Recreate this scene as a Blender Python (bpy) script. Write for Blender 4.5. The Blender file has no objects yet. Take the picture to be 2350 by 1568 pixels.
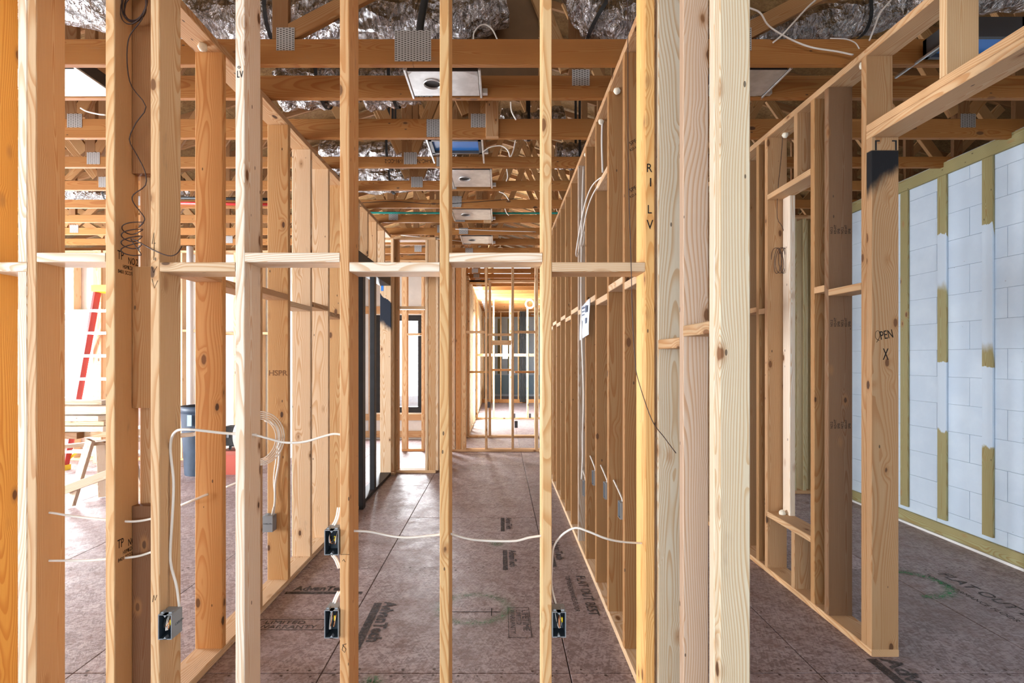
import bpy, bmesh, math, random
from mathutils import Vector, Matrix, Euler
random.seed(7)
S = bpy.context.scene
COL = S.collection
# ------------------------------------------------------------------ camera, sky, lights, exposure
FPX, VX, VY, EYE = 1183.0, 1148.0, 822.0, 1.53        # focal length in px (2350 wide), vanishing point, eye height
cam = bpy.data.cameras.new('camera'); co = bpy.data.objects.new('camera', cam); COL.objects.link(co)
cam.sensor_width = 36.0; cam.lens = 36.0 * FPX / 2350.0
cam.shift_x = (1175.0 - VX) / 2350.0; cam.shift_y = (VY - 784.0) / 2350.0
cam.clip_start = 0.05; cam.clip_end = 200
co.location = (0, 0, EYE); co.rotation_euler = (math.pi / 2, 0, 0)
S.camera = co
w = bpy.data.worlds.new('sky'); S.world = w; w.use_nodes = True
bg = w.node_tree.nodes['Background']; bg.inputs[0].default_value = (0.86, 0.93, 1.0, 1); bg.inputs[1].default_value = 2.5
def area(name, loc, target, sx, sy, power, col):
    l = bpy.data.lights.new(name, 'AREA'); l.shape = 'RECTANGLE'; l.size = sx; l.size_y = sy
    l.energy = power; l.color = col
    o = bpy.data.objects.new(name, l); COL.objects.link(o); o.location = loc
    o.rotation_euler = (Vector(target) - Vector(loc)).to_track_quat('-Z', 'Z').to_euler()
    return o
area('daylight_behind', (-2.4, -6.9, 1.2), (-0.8, 3, 1.3), 4.8, 2.0, 190, (0.86, 0.94, 1.0))
area('daylight_left_near', (-8.25, -1.2, 1.4), (0, 0.2, 1.2), 4.8, 2.0, 1300, (0.92, 0.96, 1.0))
area('daylight_left', (-8.25, 4.5, 1.4), (0, 4.5, 0.8), 3.6, 2.0, 1500, (0.92, 0.95, 1.0))
area('daylight_left_back_window', (-6.6, 8.0, 1.55), (-5.6, 4, 0.4), 1.2, 1.3, 260, (0.93, 0.96, 1.0))
area('daylight_hall_window', (-1.85, 9.95, 1.45), (-1.6, 5, 0.6), 0.9, 1.8, 260, (0.93, 0.96, 1.0))
area('daylight_far_side', (-1.1, 13.0, 1.6), (2.0, 13, 1.0), 5.4, 2.2, 2600, (0.90, 0.95, 1.0))
S.view_settings.view_transform = 'Standard'; S.view_settings.look = 'None'
S.view_settings.gamma = 1.0; S.view_settings.use_curve_mapping = False
S.view_settings.exposure = 0.36
S.cycles.max_bounces = 6; S.cycles.diffuse_bounces = 4; S.cycles.glossy_bounces = 3; S.cycles.transparent_max_bounces = 8
S.cycles.use_adaptive_sampling = True; S.cycles.adaptive_threshold = 0.08; S.cycles.adaptive_min_samples = 16
S.cycles.use_denoising = True

# ------------------------------------------------------------------ helpers
def P(px, py, Y):
    """world point on the plane at distance Y seen at photo pixel (px,py)"""
    return Vector(((px - VX) * Y / FPX, Y, EYE - (py - VY) * Y / FPX))
def X(px, Y): return (px - VX) * Y / FPX
def Z(py, Y): return EYE - (py - VY) * Y / FPX
def F(px, py):
    Y = EYE * FPX / (py - VY); return Vector(((px - VX) * Y / FPX, Y, 0))

class N:                       # tiny node helper
    def __init__(s, name):
        s.m = bpy.data.materials.new(name); s.m.use_nodes = True; s.t = s.m.node_tree
        s.b = s.t.nodes['Principled BSDF']
    def n(s, typ, **kw):
        x = s.t.nodes.new(typ)
        for k, v in kw.items():
            if k.startswith('i_'): s.put(x.inputs[k[2:].replace('_', ' ')], v)
            elif k.startswith('j') and k[1:].isdigit(): s.put(x.inputs[int(k[1:])], v)
            else: setattr(x, k, v)
        return x
    def put(s, inp, v):
        if isinstance(v, bpy.types.NodeSocket): s.t.links.new(v, inp)
        else: inp.default_value = v
    def math(s, op, a, b=0.0, c=0.0, clamp=False):
        x = s.n('ShaderNodeMath', operation=op, use_clamp=clamp); s.put(x.inputs[0], a); s.put(x.inputs[1], b); s.put(x.inputs[2], c)
        return x.outputs[0]
    def mix(s, f, a, b, mode='MIX'):
        x = s.n('ShaderNodeMix', data_type='RGBA', blend_type=mode); s.put(x.inputs[0], f); s.put(x.inputs[6], a); s.put(x.inputs[7], b)
        return x.outputs[2]
    def smooth(s, v, lo, hi, o0=0.0, o1=1.0):
        x = s.n('ShaderNodeMapRange', interpolation_type='SMOOTHSTEP')
        s.put(x.inputs[0], v)
        for k, q in enumerate((lo, hi, o0, o1)): s.put(x.inputs[k + 1], q)
        return x.outputs[0]
    def noise(s, vec, scale, detail=2, rough=.5, dist=0.0):
        x = s.n('ShaderNodeTexNoise'); s.put(x.inputs['Vector'], vec); x.inputs['Scale'].default_value = scale
        x.inputs['Detail'].default_value = detail; x.inputs['Roughness'].default_value = rough; x.inputs['Distortion'].default_value = dist
        return x.outputs[0]
    def vmul(s, vec, v):
        x = s.n('ShaderNodeVectorMath', operation='MULTIPLY'); s.put(x.inputs[0], vec); x.inputs[1].default_value = v; return x.outputs[0]
    def vadd(s, a, b):
        x = s.n('ShaderNodeVectorMath', operation='ADD'); s.put(x.inputs[0], a); s.put(x.inputs[1], b); return x.outputs[0]
    def bump(s, h, strength, dist=.002):
        x = s.n('ShaderNodeBump'); x.inputs['Strength'].default_value = strength; x.inputs['Distance'].default_value = dist
        s.put(x.inputs['Height'], h); s.put(s.b.inputs['Normal'], x.outputs[0])

def rgba(c): return (c[0], c[1], c[2], 1)
def wood_material(name, knots=1.0, paint=None, ink=None):
    """Lumber. Grain runs along the board's own long axis; board tint and seed come from the object colour.
    paint: list of (z0,z1,x0,x1,colour) bands of real paint on the board in its own coordinates."""
    g = N(name)
    tc = g.n('ShaderNodeTexCoord').outputs['Object']
    oi = g.n('ShaderNodeObjectInfo')
    seed = g.math('MULTIPLY', oi.outputs['Alpha'], 57.0)
    sv = g.n('ShaderNodeCombineXYZ'); g.put(sv.inputs[0], seed); g.put(sv.inputs[1], g.math('MULTIPLY', seed, 1.7)); g.put(sv.inputs[2], g.math('MULTIPLY', seed, 2.3))
    p = g.vadd(tc, sv.outputs[0])
    sx = g.n('ShaderNodeSeparateXYZ'); g.put(sx.inputs[0], tc)
    # knots
    vo = g.n('ShaderNodeTexVoronoi', feature='F1'); g.put(vo.inputs['Vector'], g.vmul(p, (9.5, 9.5, 4.6))); vo.inputs['Scale'].default_value = 1
    vr = g.n('ShaderNodeSeparateColor'); g.put(vr.inputs[0], vo.outputs['Color'])
    on = g.math('GREATER_THAN', vr.outputs[0], 0.42)
    vd = g.math('ADD', vo.outputs['Distance'], g.math('MULTIPLY', g.noise(p, 60, 1), 0.03))
    near = g.math('MULTIPLY', g.smooth(vd, 0.0, 0.42, 1, 0), on)
    # rings round a pith that lies beside the board
    nz = g.n('ShaderNodeTexNoise'); g.put(nz.inputs['Vector'], g.vmul(p, (2.2, 2.2, .75))); nz.inputs['Scale'].default_value = 1; nz.inputs['Detail'].default_value = 2
    sc = g.n('ShaderNodeSeparateColor'); g.put(sc.inputs[0], nz.outputs['Color'])
    rx = g.math('ADD', sx.outputs[0], g.math('MULTIPLY_ADD', sc.outputs[0], 0.16, g.math('MULTIPLY_ADD', g.math('FRACT', seed), 0.10, -0.13)))
    ry = g.math('ADD', sx.outputs[1], g.math('MULTIPLY_ADD', sc.outputs[1], 0.16, g.math('MULTIPLY_ADD', g.math('FRACT', g.math('MULTIPLY', seed, 3.1)), -0.12, -0.03)))
    r = g.math('SQRT', g.math('ADD', g.math('MULTIPLY', rx, rx), g.math('MULTIPLY', ry, ry)))
    r = g.math('ADD', r, g.math('MULTIPLY', near, 0.016))
    ring = g.math('FRACT', g.math('MULTIPLY', r, 150.0))
    late = g.math('MULTIPLY', g.smooth(ring, 0.35, 0.86), g.smooth(ring, 0.93, 1.0, 1, 0))
    fine = g.noise(g.vmul(p, (260, 260, 6)), 1, 2)
    big = g.noise(g.vmul(p, (5, 5, 1.3)), 1, 2)
    base = oi.outputs['Color']
    dark = g.mix(1.0, base, (0.76, 0.54, 0.35, 1), 'MULTIPLY')
    c = g.mix(g.math('MULTIPLY', late, 0.75), base, dark)
    c = g.mix(g.smooth(fine, .35, .8, 0, .22), c, dark)
    c = g.mix(g.smooth(big, .42, .75, 0, .35), c, g.mix(1.0, base, (0.92, 0.78, 0.62, 1), 'MULTIPLY'))
    grime = g.noise(g.vmul(p, (9, 9, 2.5)), 1, 4, .7)
    c = g.mix(g.smooth(grime, .62, .78, 0, .35), c, (0.22, 0.16, 0.11, 1))
    if knots:
        hal = g.math('MULTIPLY', g.smooth(vd, 0.10, 0.26, 1, 0), on)
        c = g.mix(g.math('MULTIPLY', hal, .6), c, (0.36, 0.17, 0.06, 1))
        kr = g.math('MULTIPLY_ADD', vr.outputs[1], .05, .075)
        kn = g.math('MULTIPLY', g.math('MULTIPLY', g.smooth(g.math('SUBTRACT', vd, kr), 0.0, 0.035, 1, 0), on), knots)
        kc = g.mix(vr.outputs[2], (0.22, 0.095, 0.035, 1), (0.06, 0.028, 0.014, 1))
        c = g.mix(g.math('MULTIPLY', kn, .95), c, kc)
        # nail holes
        v2 = g.n('ShaderNodeTexVoronoi', feature='F1'); g.put(v2.inputs['Vector'], g.vmul(p, (22, 22, 9))); v2.inputs['Scale'].default_value = 1
        w2 = g.n('ShaderNodeSeparateColor'); g.put(w2.inputs[0], v2.outputs['Color'])
        dot = g.math('MULTIPLY', g.math('LESS_THAN', v2.outputs['Distance'], .085), g.math('GREATER_THAN', w2.outputs[0], .72))
        c = g.mix(g.math('MULTIPLY', dot, .8), c, (0.05, 0.03, 0.02, 1))
    if paint:
        wob = g.math('MULTIPLY_ADD', g.noise(g.vmul(p, (14, 14, 8)), 1, 4, .6), .12, -.06)
        for (z0, z1, soft, slope, pc, st) in paint:
            zz = g.math('ADD', g.math('ADD', sx.outputs[2], wob), g.math('MULTIPLY', sx.outputs[0], slope))
            k = g.math('MULTIPLY', g.smooth(zz, z0 - soft, z0 + soft), g.smooth(sx.outputs[2] if slope < 0 else zz, z1 - .004, z1 + .004, 1, 0))
            c = g.mix(g.math('MULTIPLY', k, st), c, rgba(pc))
    g.put(g.b.inputs['Base Color'], c)
    g.b.inputs['Roughness'].default_value = .62
    g.b.inputs['Specular IOR Level'].default_value = .3
    g.bump(g.math('ADD', g.math('MULTIPLY', late, .6), fine), .25, .0008)
    return g.m
WOOD = wood_material('lumber')
WOODP = wood_material('lumber_with_black_paint', 1.0, [(1.085, 1.245, .045, -.8, (0.008, 0.008, 0.01), 1.0)])

def plain(name, c, rough=.5, metal=0.0, spec=.5, nz=0.0, ns=30, bump=0.0, emit=None):
    g = N(name)
    cc = rgba(c)
    if nz or bump:
        tc = g.n('ShaderNodeTexCoord').outputs['Object']; n1 = g.noise(tc, ns, 4, .6)
        if nz: cc = g.mix(g.smooth(n1, .35, .7), rgba([v * (1 - nz) for v in c]), rgba([min(1, v * (1 + nz * .5)) for v in c]))
        if bump: g.bump(n1, bump, .003)
    g.put(g.b.inputs['Base Color'], cc); g.b.inputs['Roughness'].default_value = rough
    g.b.inputs['Metallic'].default_value = metal; g.b.inputs['Specular IOR Level'].default_value = spec
    return g.m

def osb_material(name, ca, cb, cd, rough=.45, gloss=.5, world=True, sc=1.0):
    g = N(name)
    tc = g.n('ShaderNodeNewGeometry').outputs['Position'] if world else g.n('ShaderNodeTexCoord').outputs['Object']
    oi = g.n('ShaderNodeObjectInfo')
    acc = None
    for k, ang in enumerate((.2, 1.0, 1.9, 2.7)):
        mp = g.n('ShaderNodeMapping'); g.put(mp.inputs[0], tc); mp.inputs['Rotation'].default_value = (0, 0, ang)
        v = g.vmul(mp.outputs[0], (22 * sc, 110 * sc, 22 * sc))
        x = g.n('ShaderNodeTexVoronoi', feature='F1'); g.put(x.inputs['Vector'], v); x.inputs['Scale'].default_value = 1
        s = g.n('ShaderNodeSeparateColor'); g.put(s.inputs[0], x.outputs['Color'])
        acc = s.outputs[0] if acc is None else g.math('ADD', acc, s.outputs[k % 3])
    strands = g.math('MULTIPLY', acc, .25)
    big = g.noise(tc, 1.3, 4, .6); mid = g.noise(tc, 7, 4, .65)
    c = g.mix(g.smooth(strands, .25, .75), rgba(ca), rgba(cb))
    c = g.mix(g.smooth(mid, .45, .75, 0, .6), c, rgba(cd))
    c = g.mix(g.smooth(big, .4, .7, 0, .45), c, g.mix(.5, rgba(cd), rgba(ca)))
    crack = g.noise(g.vmul(tc, (1, 1, 1)), 85 * sc, 3, .7, 1.2)
    c = g.mix(g.smooth(crack, .60, .70, 0, .55), c, (0.04, 0.03, 0.03, 1))
    bright = g.math('MULTIPLY_ADD', oi.outputs['Random'], .22, .89)
    hv = g.n('ShaderNodeHueSaturation'); g.put(hv.inputs['Color'], c); g.put(hv.inputs['Value'], bright)
    g.put(g.b.inputs['Base Color'], hv.outputs[0])
    g.put(g.b.inputs['Roughness'], g.smooth(mid, .3, .8, rough, rough + .2)); g.b.inputs['Specular IOR Level'].default_value = gloss
    g.bump(g.math('ADD', strands, g.math('MULTIPLY', crack, 1.2)), .55, .003)
    return g.m
OSB = osb_material('floor_strand_board', (0.19, 0.135, 0.135), (0.43, 0.35, 0.36), (0.25, 0.165, 0.145), .42, .5)
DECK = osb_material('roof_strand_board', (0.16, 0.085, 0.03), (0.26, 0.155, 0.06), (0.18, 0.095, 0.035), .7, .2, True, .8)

def foil_material():
    g = N('crinkled_foil')
    tc = g.n('ShaderNodeNewGeometry').outputs['Position']
    v = g.n('ShaderNodeTexVoronoi', feature='F1'); g.put(v.inputs['Vector'], g.vadd(tc, g.vmul(g.n('ShaderNodeTexNoise', i_Vector=tc, i_Scale=9.0).outputs['Color'], (.12, .12, .12)))); v.inputs['Scale'].default_value = 11
    n2 = g.noise(g.vmul(tc, (1.6, 1, .6)), 13, 4, .62, 2.2)
    g.put(g.b.inputs['Base Color'], g.mix(g.smooth(n2, .4, .65), (0.42, 0.40, 0.39, 1), (0.80, 0.79, 0.79, 1)))
    g.b.inputs['Metallic'].default_value = 1; g.b.inputs['Roughness'].default_value = .24
    g.bump(g.math('ADD', v.outputs['Distance'], g.math('MULTIPLY', n2, .8)), 1.0, .06)
    return g.m
FOIL = foil_material()
def gusset_material():
    g = N('toothed_galvanised_plate')
    tc = g.n('ShaderNodeTexCoord').outputs['Object']
    s = g.n('ShaderNodeSeparateXYZ'); g.put(s.inputs[0], tc)
    u = g.math('FRACT', g.math('MULTIPLY', s.outputs[0], 60.0)); v = g.math('FRACT', g.math('MULTIPLY_ADD', s.outputs[2], 85.0, g.math('MULTIPLY', g.math('FLOOR', g.math('MULTIPLY', s.outputs[0], 60.0)), .5)))
    slot = g.math('MULTIPLY', g.math('LESS_THAN', g.math('ABSOLUTE', g.math('SUBTRACT', u, .5)), .30), g.math('LESS_THAN', g.math('ABSOLUTE', g.math('SUBTRACT', v, .5)), .20))
    g.put(g.b.inputs['Base Color'], g.mix(slot, (0.50, 0.49, 0.48, 1), (0.06, 0.05, 0.045, 1)))
    g.b.inputs['Metallic'].default_value = .55; g.b.inputs['Roughness'].default_value = .5
    return g.m
GUSS = gusset_material()
GALV = plain('galvanised_steel', (0.62, 0.64, 0.65), .38, .8, .5, .15, 12)
DKMET = plain('dark_steel', (0.07, 0.07, 0.075), .45, .4)
BLACK = plain('black_paint', (0.010, 0.011, 0.014), .5, 0, .4, .3, 8)
BLKRUB = plain('black_rubber', (0.012, 0.012, 0.012), .6)
BLUEM = plain('blue_film', (0.03, 0.20, 0.62), .35)
CABLE = plain('white_cable_jacket', (0.80, 0.76, 0.70), .4)
BROWNW = plain('brown_wire', (0.045, 0.022, 0.018), .45)
BOXGR = plain('grey_plastic', (0.27, 0.30, 0.33), .45, 0, .4)
BOXIN = plain('dark_blue_grey_plastic', (0.045, 0.065, 0.085), .5)
COPPER = plain('copper', (0.75, 0.33, 0.16), .3, 1)
YELLOW = plain('yellow_plastic', (0.85, 0.62, 0.02), .4)
RED = plain('red_fibreglass', (0.55, 0.035, 0.03), .4)
ALU = plain('aluminium', (0.75, 0.76, 0.78), .35, .7)
BIN = plain('navy_blue_plastic', (0.035, 0.055, 0.085), .5, 0, .4, .2, 5)
PVC = plain('white_pipe', (0.82, 0.83, 0.85), .35)
GREENP = plain('teal_pipe', (0.02, 0.33, 0.28), .4)
REDP = plain('red_pipe', (0.6, 0.03, 0.03), .4)
FOAM = plain('cream_foam', (0.85, 0.80, 0.66), .8, 0, .2, .1, 40, .4)
INK = plain('black_ink', (0.012, 0.010, 0.010), .7, 0, .2)
def faded():
    g = N('faded_floor_ink'); g.b.inputs['Base Color'].default_value = (0.06, 0.052, 0.055, 1); g.b.inputs['Roughness'].default_value = .6
    n = g.noise(g.n('ShaderNodeNewGeometry').outputs['Position'], 38, 4, .8)
    g.put(g.b.inputs['Alpha'], g.smooth(n, .36, .60, .15, .85)); return g.m
FADED = faded()
PAPER = plain('paper', (0.74, 0.82, 0.93), .8, 0, .2)
PAPERINK = plain('paper_print', (0.16, 0.2, 0.28), .8, 0, .2)
def whitewall():
    g = N('white_painted_block')
    tc = g.n('ShaderNodeNewGeometry').outputs['Position']
    n1 = g.noise(tc, 3, 4, .6); n2 = g.noise(tc, 45, 3, .6)
    v = g.n('ShaderNodeTexVoronoi', feature='F1'); g.put(v.inputs['Vector'], tc); v.inputs['Scale'].default_value = 9
    sp = g.n('ShaderNodeSeparateColor'); g.put(sp.inputs[0], v.outputs['Color'])
    dot = g.math('MULTIPLY', g.math('LESS_THAN', v.outputs['Distance'], .04), g.math('GREATER_THAN', sp.outputs[0], .6))
    c = g.mix(g.smooth(n1, .35, .7), (0.55, 0.67, 0.80, 1), (0.62, 0.74, 0.86, 1))
    c = g.mix(g.math('MULTIPLY', dot, .5), c, (0.2, 0.22, 0.25, 1))
    g.put(g.b.inputs['Base Color'], c); g.b.inputs['Roughness'].default_value = .75
    g.bump(n2, .25, .002)
    return g.m
WHITE = whitewall()
GAP = plain('block_joint', (0.36, 0.44, 0.53), .9)
SHEATH = plain('white_sheathing', (0.80, 0.80, 0.78), .8, 0, .2, .08, 3)
SUB = plain('dark_underlay', (0.03, 0.025, 0.022), .9)
def glass_mat():
    m = bpy.data.materials.new('window_glass'); m.use_nodes = True; t = m.node_tree; t.nodes.clear()
    o = t.nodes.new('ShaderNodeOutputMaterial'); mx = t.nodes.new('ShaderNodeMixShader'); a = t.nodes.new('ShaderNodeBsdfTransparent'); b = t.nodes.new('ShaderNodeBsdfGlossy')
    b.inputs['Roughness'].default_value = .02; mx.inputs[0].default_value = .07
    t.links.new(a.outputs[0], mx.inputs[1]); t.links.new(b.outputs[0], mx.inputs[2]); t.links.new(mx.outputs[0], o.inputs[0]); return m
GLASS = glass_mat()
def spray_mat():
    g = N('green_spray_paint'); g.b.inputs['Base Color'].default_value = (0.03, 0.30, 0.10, 1); g.b.inputs['Roughness'].default_value = .7
    tc = g.n('ShaderNodeTexCoord').outputs['Object']
    n = g.noise(tc, 60, 4, .8)
    at = g.n('ShaderNodeAttribute', attribute_name='edge')
    g.put(g.b.inputs['Alpha'], g.math('MULTIPLY', g.smooth(n, .42, .66), at.outputs['Fac'], clamp=True)); return g.m
SPRAY = spray_mat()

# tints of lumber (r,g,b)
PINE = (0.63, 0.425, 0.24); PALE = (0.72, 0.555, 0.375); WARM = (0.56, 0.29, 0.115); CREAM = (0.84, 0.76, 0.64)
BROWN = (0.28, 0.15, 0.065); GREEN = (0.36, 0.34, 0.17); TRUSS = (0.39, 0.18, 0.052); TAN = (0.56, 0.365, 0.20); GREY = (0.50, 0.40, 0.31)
def tint(o, c, jit=.06):
    j = 1 + random.uniform(-jit, jit); k = random.uniform(-jit, jit) * .5
    o.color = (min(1, c[0] * j), min(1, c[1] * j * (1 + k)), min(1, c[2] * j * (1 + 2 * k)), random.random())
    return o

def link(name, me, parent=None):
    o = bpy.data.objects.new(name, me); COL.objects.link(o)
    if parent is not None:
        o.parent = parent
        t = Vector()
        q = parent
        o.matrix_parent_inverse = WM[parent.name].inverted()
    WM[o.name] = Matrix.Identity(4)
    return o
WM = {}
def place(o, M):
    o.matrix_basis = M; WM[o.name] = M.copy(); return o
def empty(name, loc=(0, 0, 0), label=None, cat=None, group=None, structure=False):
    o = bpy.data.objects.new(name, None); COL.objects.link(o); o.location = loc; o.empty_display_size = .1
    WM[o.name] = Matrix.Translation(loc)
    if structure: o['kind'] = 'structure'
    tag(o, label, cat, group); return o
def tag(o, label=None, cat=None, group=None, kind=None):
    if label: o['label'] = label
    if cat: o['category'] = cat
    if group: o['group'] = group
    if kind: o['kind'] = kind
    return o
def mesh(name, verts, faces, mat=None, smooth=False):
    me = bpy.data.meshes.new(name); me.from_pydata([tuple(v) for v in verts], [], faces); me.update()
    if mat: me.materials.append(mat)
    if smooth:
        for p in me.polygons: p.use_smooth = True
    return me
CACHE = {}
def board_mesh(a, b, L, mat, ch=.003):
    k = (round(a, 4), round(b, 4), round(L, 4), mat.name)
    if k in CACHE: return CACHE[k]
    ch = min(ch, a * .2, b * .2); x, y, z = a / 2, b / 2, L / 2
    ring = [(x - ch, -y), (x, -y + ch), (x, y - ch), (x - ch, y), (-x + ch, y), (-x, y - ch), (-x, -y + ch), (-x + ch, -y)]
    v = [(p[0], p[1], -z) for p in ring] + [(p[0], p[1], z) for p in ring]
    f = [(i, (i + 1) % 8, 8 + (i + 1) % 8, 8 + i) for i in range(8)] + [tuple(range(7, -1, -1)), tuple(range(8, 16))]
    CACHE[k] = mesh('board', v, f, mat); return CACHE[k]
def board(name, parent, x0, x1, y0, y1, z0, z1, c=None, mat=None):
    """one squared piece of lumber (or bar); its local z runs along its length"""
    dx, dy, dz = abs(x1 - x0), abs(y1 - y0), abs(z1 - z0)
    ctr = Vector(((x0 + x1) / 2, (y0 + y1) / 2, (z0 + z1) / 2))
    m = mat or WOOD
    if dz >= dx and dz >= dy: me, R = board_mesh(dx, dy, dz, m), Matrix.Identity(4)
    elif dx >= dy: me, R = board_mesh(dz, dy, dx, m), Euler((0, math.pi / 2, 0)).to_matrix().to_4x4()
    else: me, R = board_mesh(dx, dz, dy, m), Euler((-math.pi / 2, 0, 0)).to_matrix().to_4x4()
    o = link(name, me, parent); place(o, Matrix.Translation(ctr) @ R)
    if mat is None or mat.name.startswith('lumber'): tint(o, c or random.choice([PINE, PINE, PALE, TAN]))
    return o
def strut(name, parent, p0, p1, a, b, up=(0, 1, 0), c=None, mat=None):
    """bar from p0 to p1; width b measured along `up`"""
    p0, p1 = Vector(p0), Vector(p1); zax = (p1 - p0).normalized(); y = Vector(up); xax = y.cross(zax).normalized(); y = zax.cross(xax)
    M = Matrix((xax, y, zax)).transposed().to_4x4(); M.translation = (p0 + p1) / 2
    o = link(name, board_mesh(a, b, (p1 - p0).length, mat or WOOD), parent); place(o, M)
    if mat is None or mat.name.startswith('lumber'): tint(o, c or PINE)
    return o
def smooth_path(pts, n=6):
    pts = [Vector(p) for p in pts]
    if len(pts) < 3: return pts
    out = []
    for i in range(len(pts) - 1):
        a = pts[i - 1] if i else pts[0] * 2 - pts[1]; b, c = pts[i], pts[i + 1]; d = pts[i + 2] if i + 2 < len(pts) else c * 2 - b
        for k in range(n):
            t = k / n
            out.append(.5 * ((2 * b) + (c - a) * t + (2 * a - 5 * b + 4 * c - d) * t * t + (3 * b - a - 3 * c + d) * t ** 3))
    return out + [pts[-1]]
def tube_geo(V, Fc, path, r, seg=8, flat=1.0, rf=None, cap=True):
    base0 = len(V); n = len(path); prev = None
    for i, p in enumerate(path):
        t = (path[min(i + 1, n - 1)] - path[max(i - 1, 0)])
        t = t.normalized() if t.length > 1e-9 else Vector((0, 0, 1))
        if prev is None:
            prev = Vector((0, 1, 0)) if abs(t.y) < .9 else Vector((1, 0, 0))
        u = (prev - t * prev.dot(t)); u = u.normalized() if u.length > 1e-6 else t.orthogonal().normalized()
        prev = u; v = t.cross(u)
        for k in range(seg):
            a = 2 * math.pi * k / seg; rr = rf(i, k, p) if rf else r
            V.append(p + u * math.cos(a) * rr * flat + v * math.sin(a) * rr)
    for i in range(n - 1):
        for k in range(seg):
            a, b = base0 + i * seg + k, base0 + i * seg + (k + 1) % seg
            Fc.append((a, b, b + seg, a + seg))
    if cap:
        Fc.append(tuple(base0 + k for k in range(seg - 1, -1, -1))); Fc.append(tuple(base0 + (n - 1) * seg + k for k in range(seg)))
def tube(name, parent, pts, r, mat, seg=8, n=6, flat=1.0, rf=None):
    V, Fc = [], []; tube_geo(V, Fc, smooth_path(pts, n), r, seg, flat, rf)
    return link(name, mesh(name, V, Fc, mat, True), parent)
def boxes(name, parent, bl, mat):
    V, Fc = [], []
    for (x0, x1, y0, y1, z0, z1) in bl:
        b = len(V)
        V += [(x, y, z) for z in (z0, z1) for (x, y) in ((x0, y0), (x1, y0), (x1, y1), (x0, y1))]
        Fc += [tuple(b + i for i in q) for q in ((3, 2, 1, 0), (4, 5, 6, 7), (0, 1, 5, 4), (1, 2, 6, 5), (2, 3, 7, 6), (3, 0, 4, 7))]
    return link(name, mesh(name, V, Fc, mat), parent)
def text(name, parent, s, size, M, mat=INK, align='LEFT', sx=1.0, thick=0.0):
    cu = bpy.data.curves.new('lettering', 'FONT'); cu.body = s; cu.size = size; cu.align_x = align; cu.resolution_u = 3; cu.extrude = 0.0004
    cu.offset = thick
    o = bpy.data.objects.new('lettering', cu); COL.objects.link(o)
    dg = bpy.context.evaluated_depsgraph_get(); me = bpy.data.meshes.new_from_object(o.evaluated_get(dg))
    bpy.data.objects.remove(o); me.materials.clear(); me.materials.append(mat)
    q = link(name, me, parent); place(q, M @ Matrix.Diagonal((sx, 1, 1, 1))); return q
def face_cam(p, rot=0.0):      # lettering plane facing -Y
    return Matrix.Translation(p) @ Euler((math.pi / 2, 0, 0)).to_matrix().to_4x4() @ Matrix.Rotation(rot, 4, 'Z')
def face_px(p, rot=0.0):       # facing +X : reads along +Y
    return Matrix.Translation(p) @ Euler((math.pi / 2, 0, math.pi / 2)).to_matrix().to_4x4() @ Matrix.Rotation(rot, 4, 'Z')
def face_nx(p, rot=0.0):       # facing -X : reads along -Y
    return Matrix.Translation(p) @ Euler((math.pi / 2, 0, -math.pi / 2)).to_matrix().to_4x4() @ Matrix.Rotation(rot, 4, 'Z')
def flat_up(p, rot=0.0):
    return Matrix.Translation(p) @ Matrix.Rotation(rot, 4, 'Z')

T = 0.038; W6 = 0.14; W4 = 0.089; ZP = 3.10; ZT = 3.138
# ------------------------------------------------------------------ floor
floor = empty('floor', structure=True)
boxes('underlay', floor, [(-8.2, 8.2, -7.0, 20.9, -.06, -.019)], SUB)
px0, pw = -.868, 1.206
ends = {}
for i in range(-6, 5):
    xa = px0 + i * pw
    off = 2.503 if i % 2 == 0 else 2.503
    y = off - 2.44 * 4
    k = 0
    while y < 20.5:
        L = 2.44
        if i in (1, 2, -1) and abs(y - 2.503) < .01: L = 1.237          # the short sheets in the bay beyond the seam
        xb = xa + pw
        ya, yb = max(y, -6.95), min(y + L, 20.85)
        if yb - ya > .05:
            me_k = (round(yb - ya, 3), 'panel')
            if me_k not in CACHE:
                w2, l2, c2 = (pw - .005) / 2, (yb - ya - .005) / 2, .002
                V = [(-w2, -l2, -.018), (w2, -l2, -.018), (w2, l2, -.018), (-w2, l2, -.018), (-w2, -l2, -c2), (w2, -l2, -c2), (w2, l2, -c2), (-w2, l2, -c2),
                     (-w2 + c2, -l2 + c2, 0), (w2 - c2, -l2 + c2, 0), (w2 - c2, l2 - c2, 0), (-w2 + c2, l2 - c2, 0)]
                Fq = [(3, 2, 1, 0), (0, 1, 5, 4), (1, 2, 6, 5), (2, 3, 7, 6), (3, 0, 4, 7), (4, 5, 9, 8), (5, 6, 10, 9), (6, 7, 11, 10), (7, 4, 8, 11), (8, 9, 10, 11)]
                CACHE[me_k] = mesh('floor_panel', V, Fq, OSB)
            o = link('floor_panel', CACHE[me_k], floor); place(o, Matrix.Translation(((xa + xb) / 2, (ya + yb) / 2, random.uniform(-.0012, 0))))
        y += L
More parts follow.
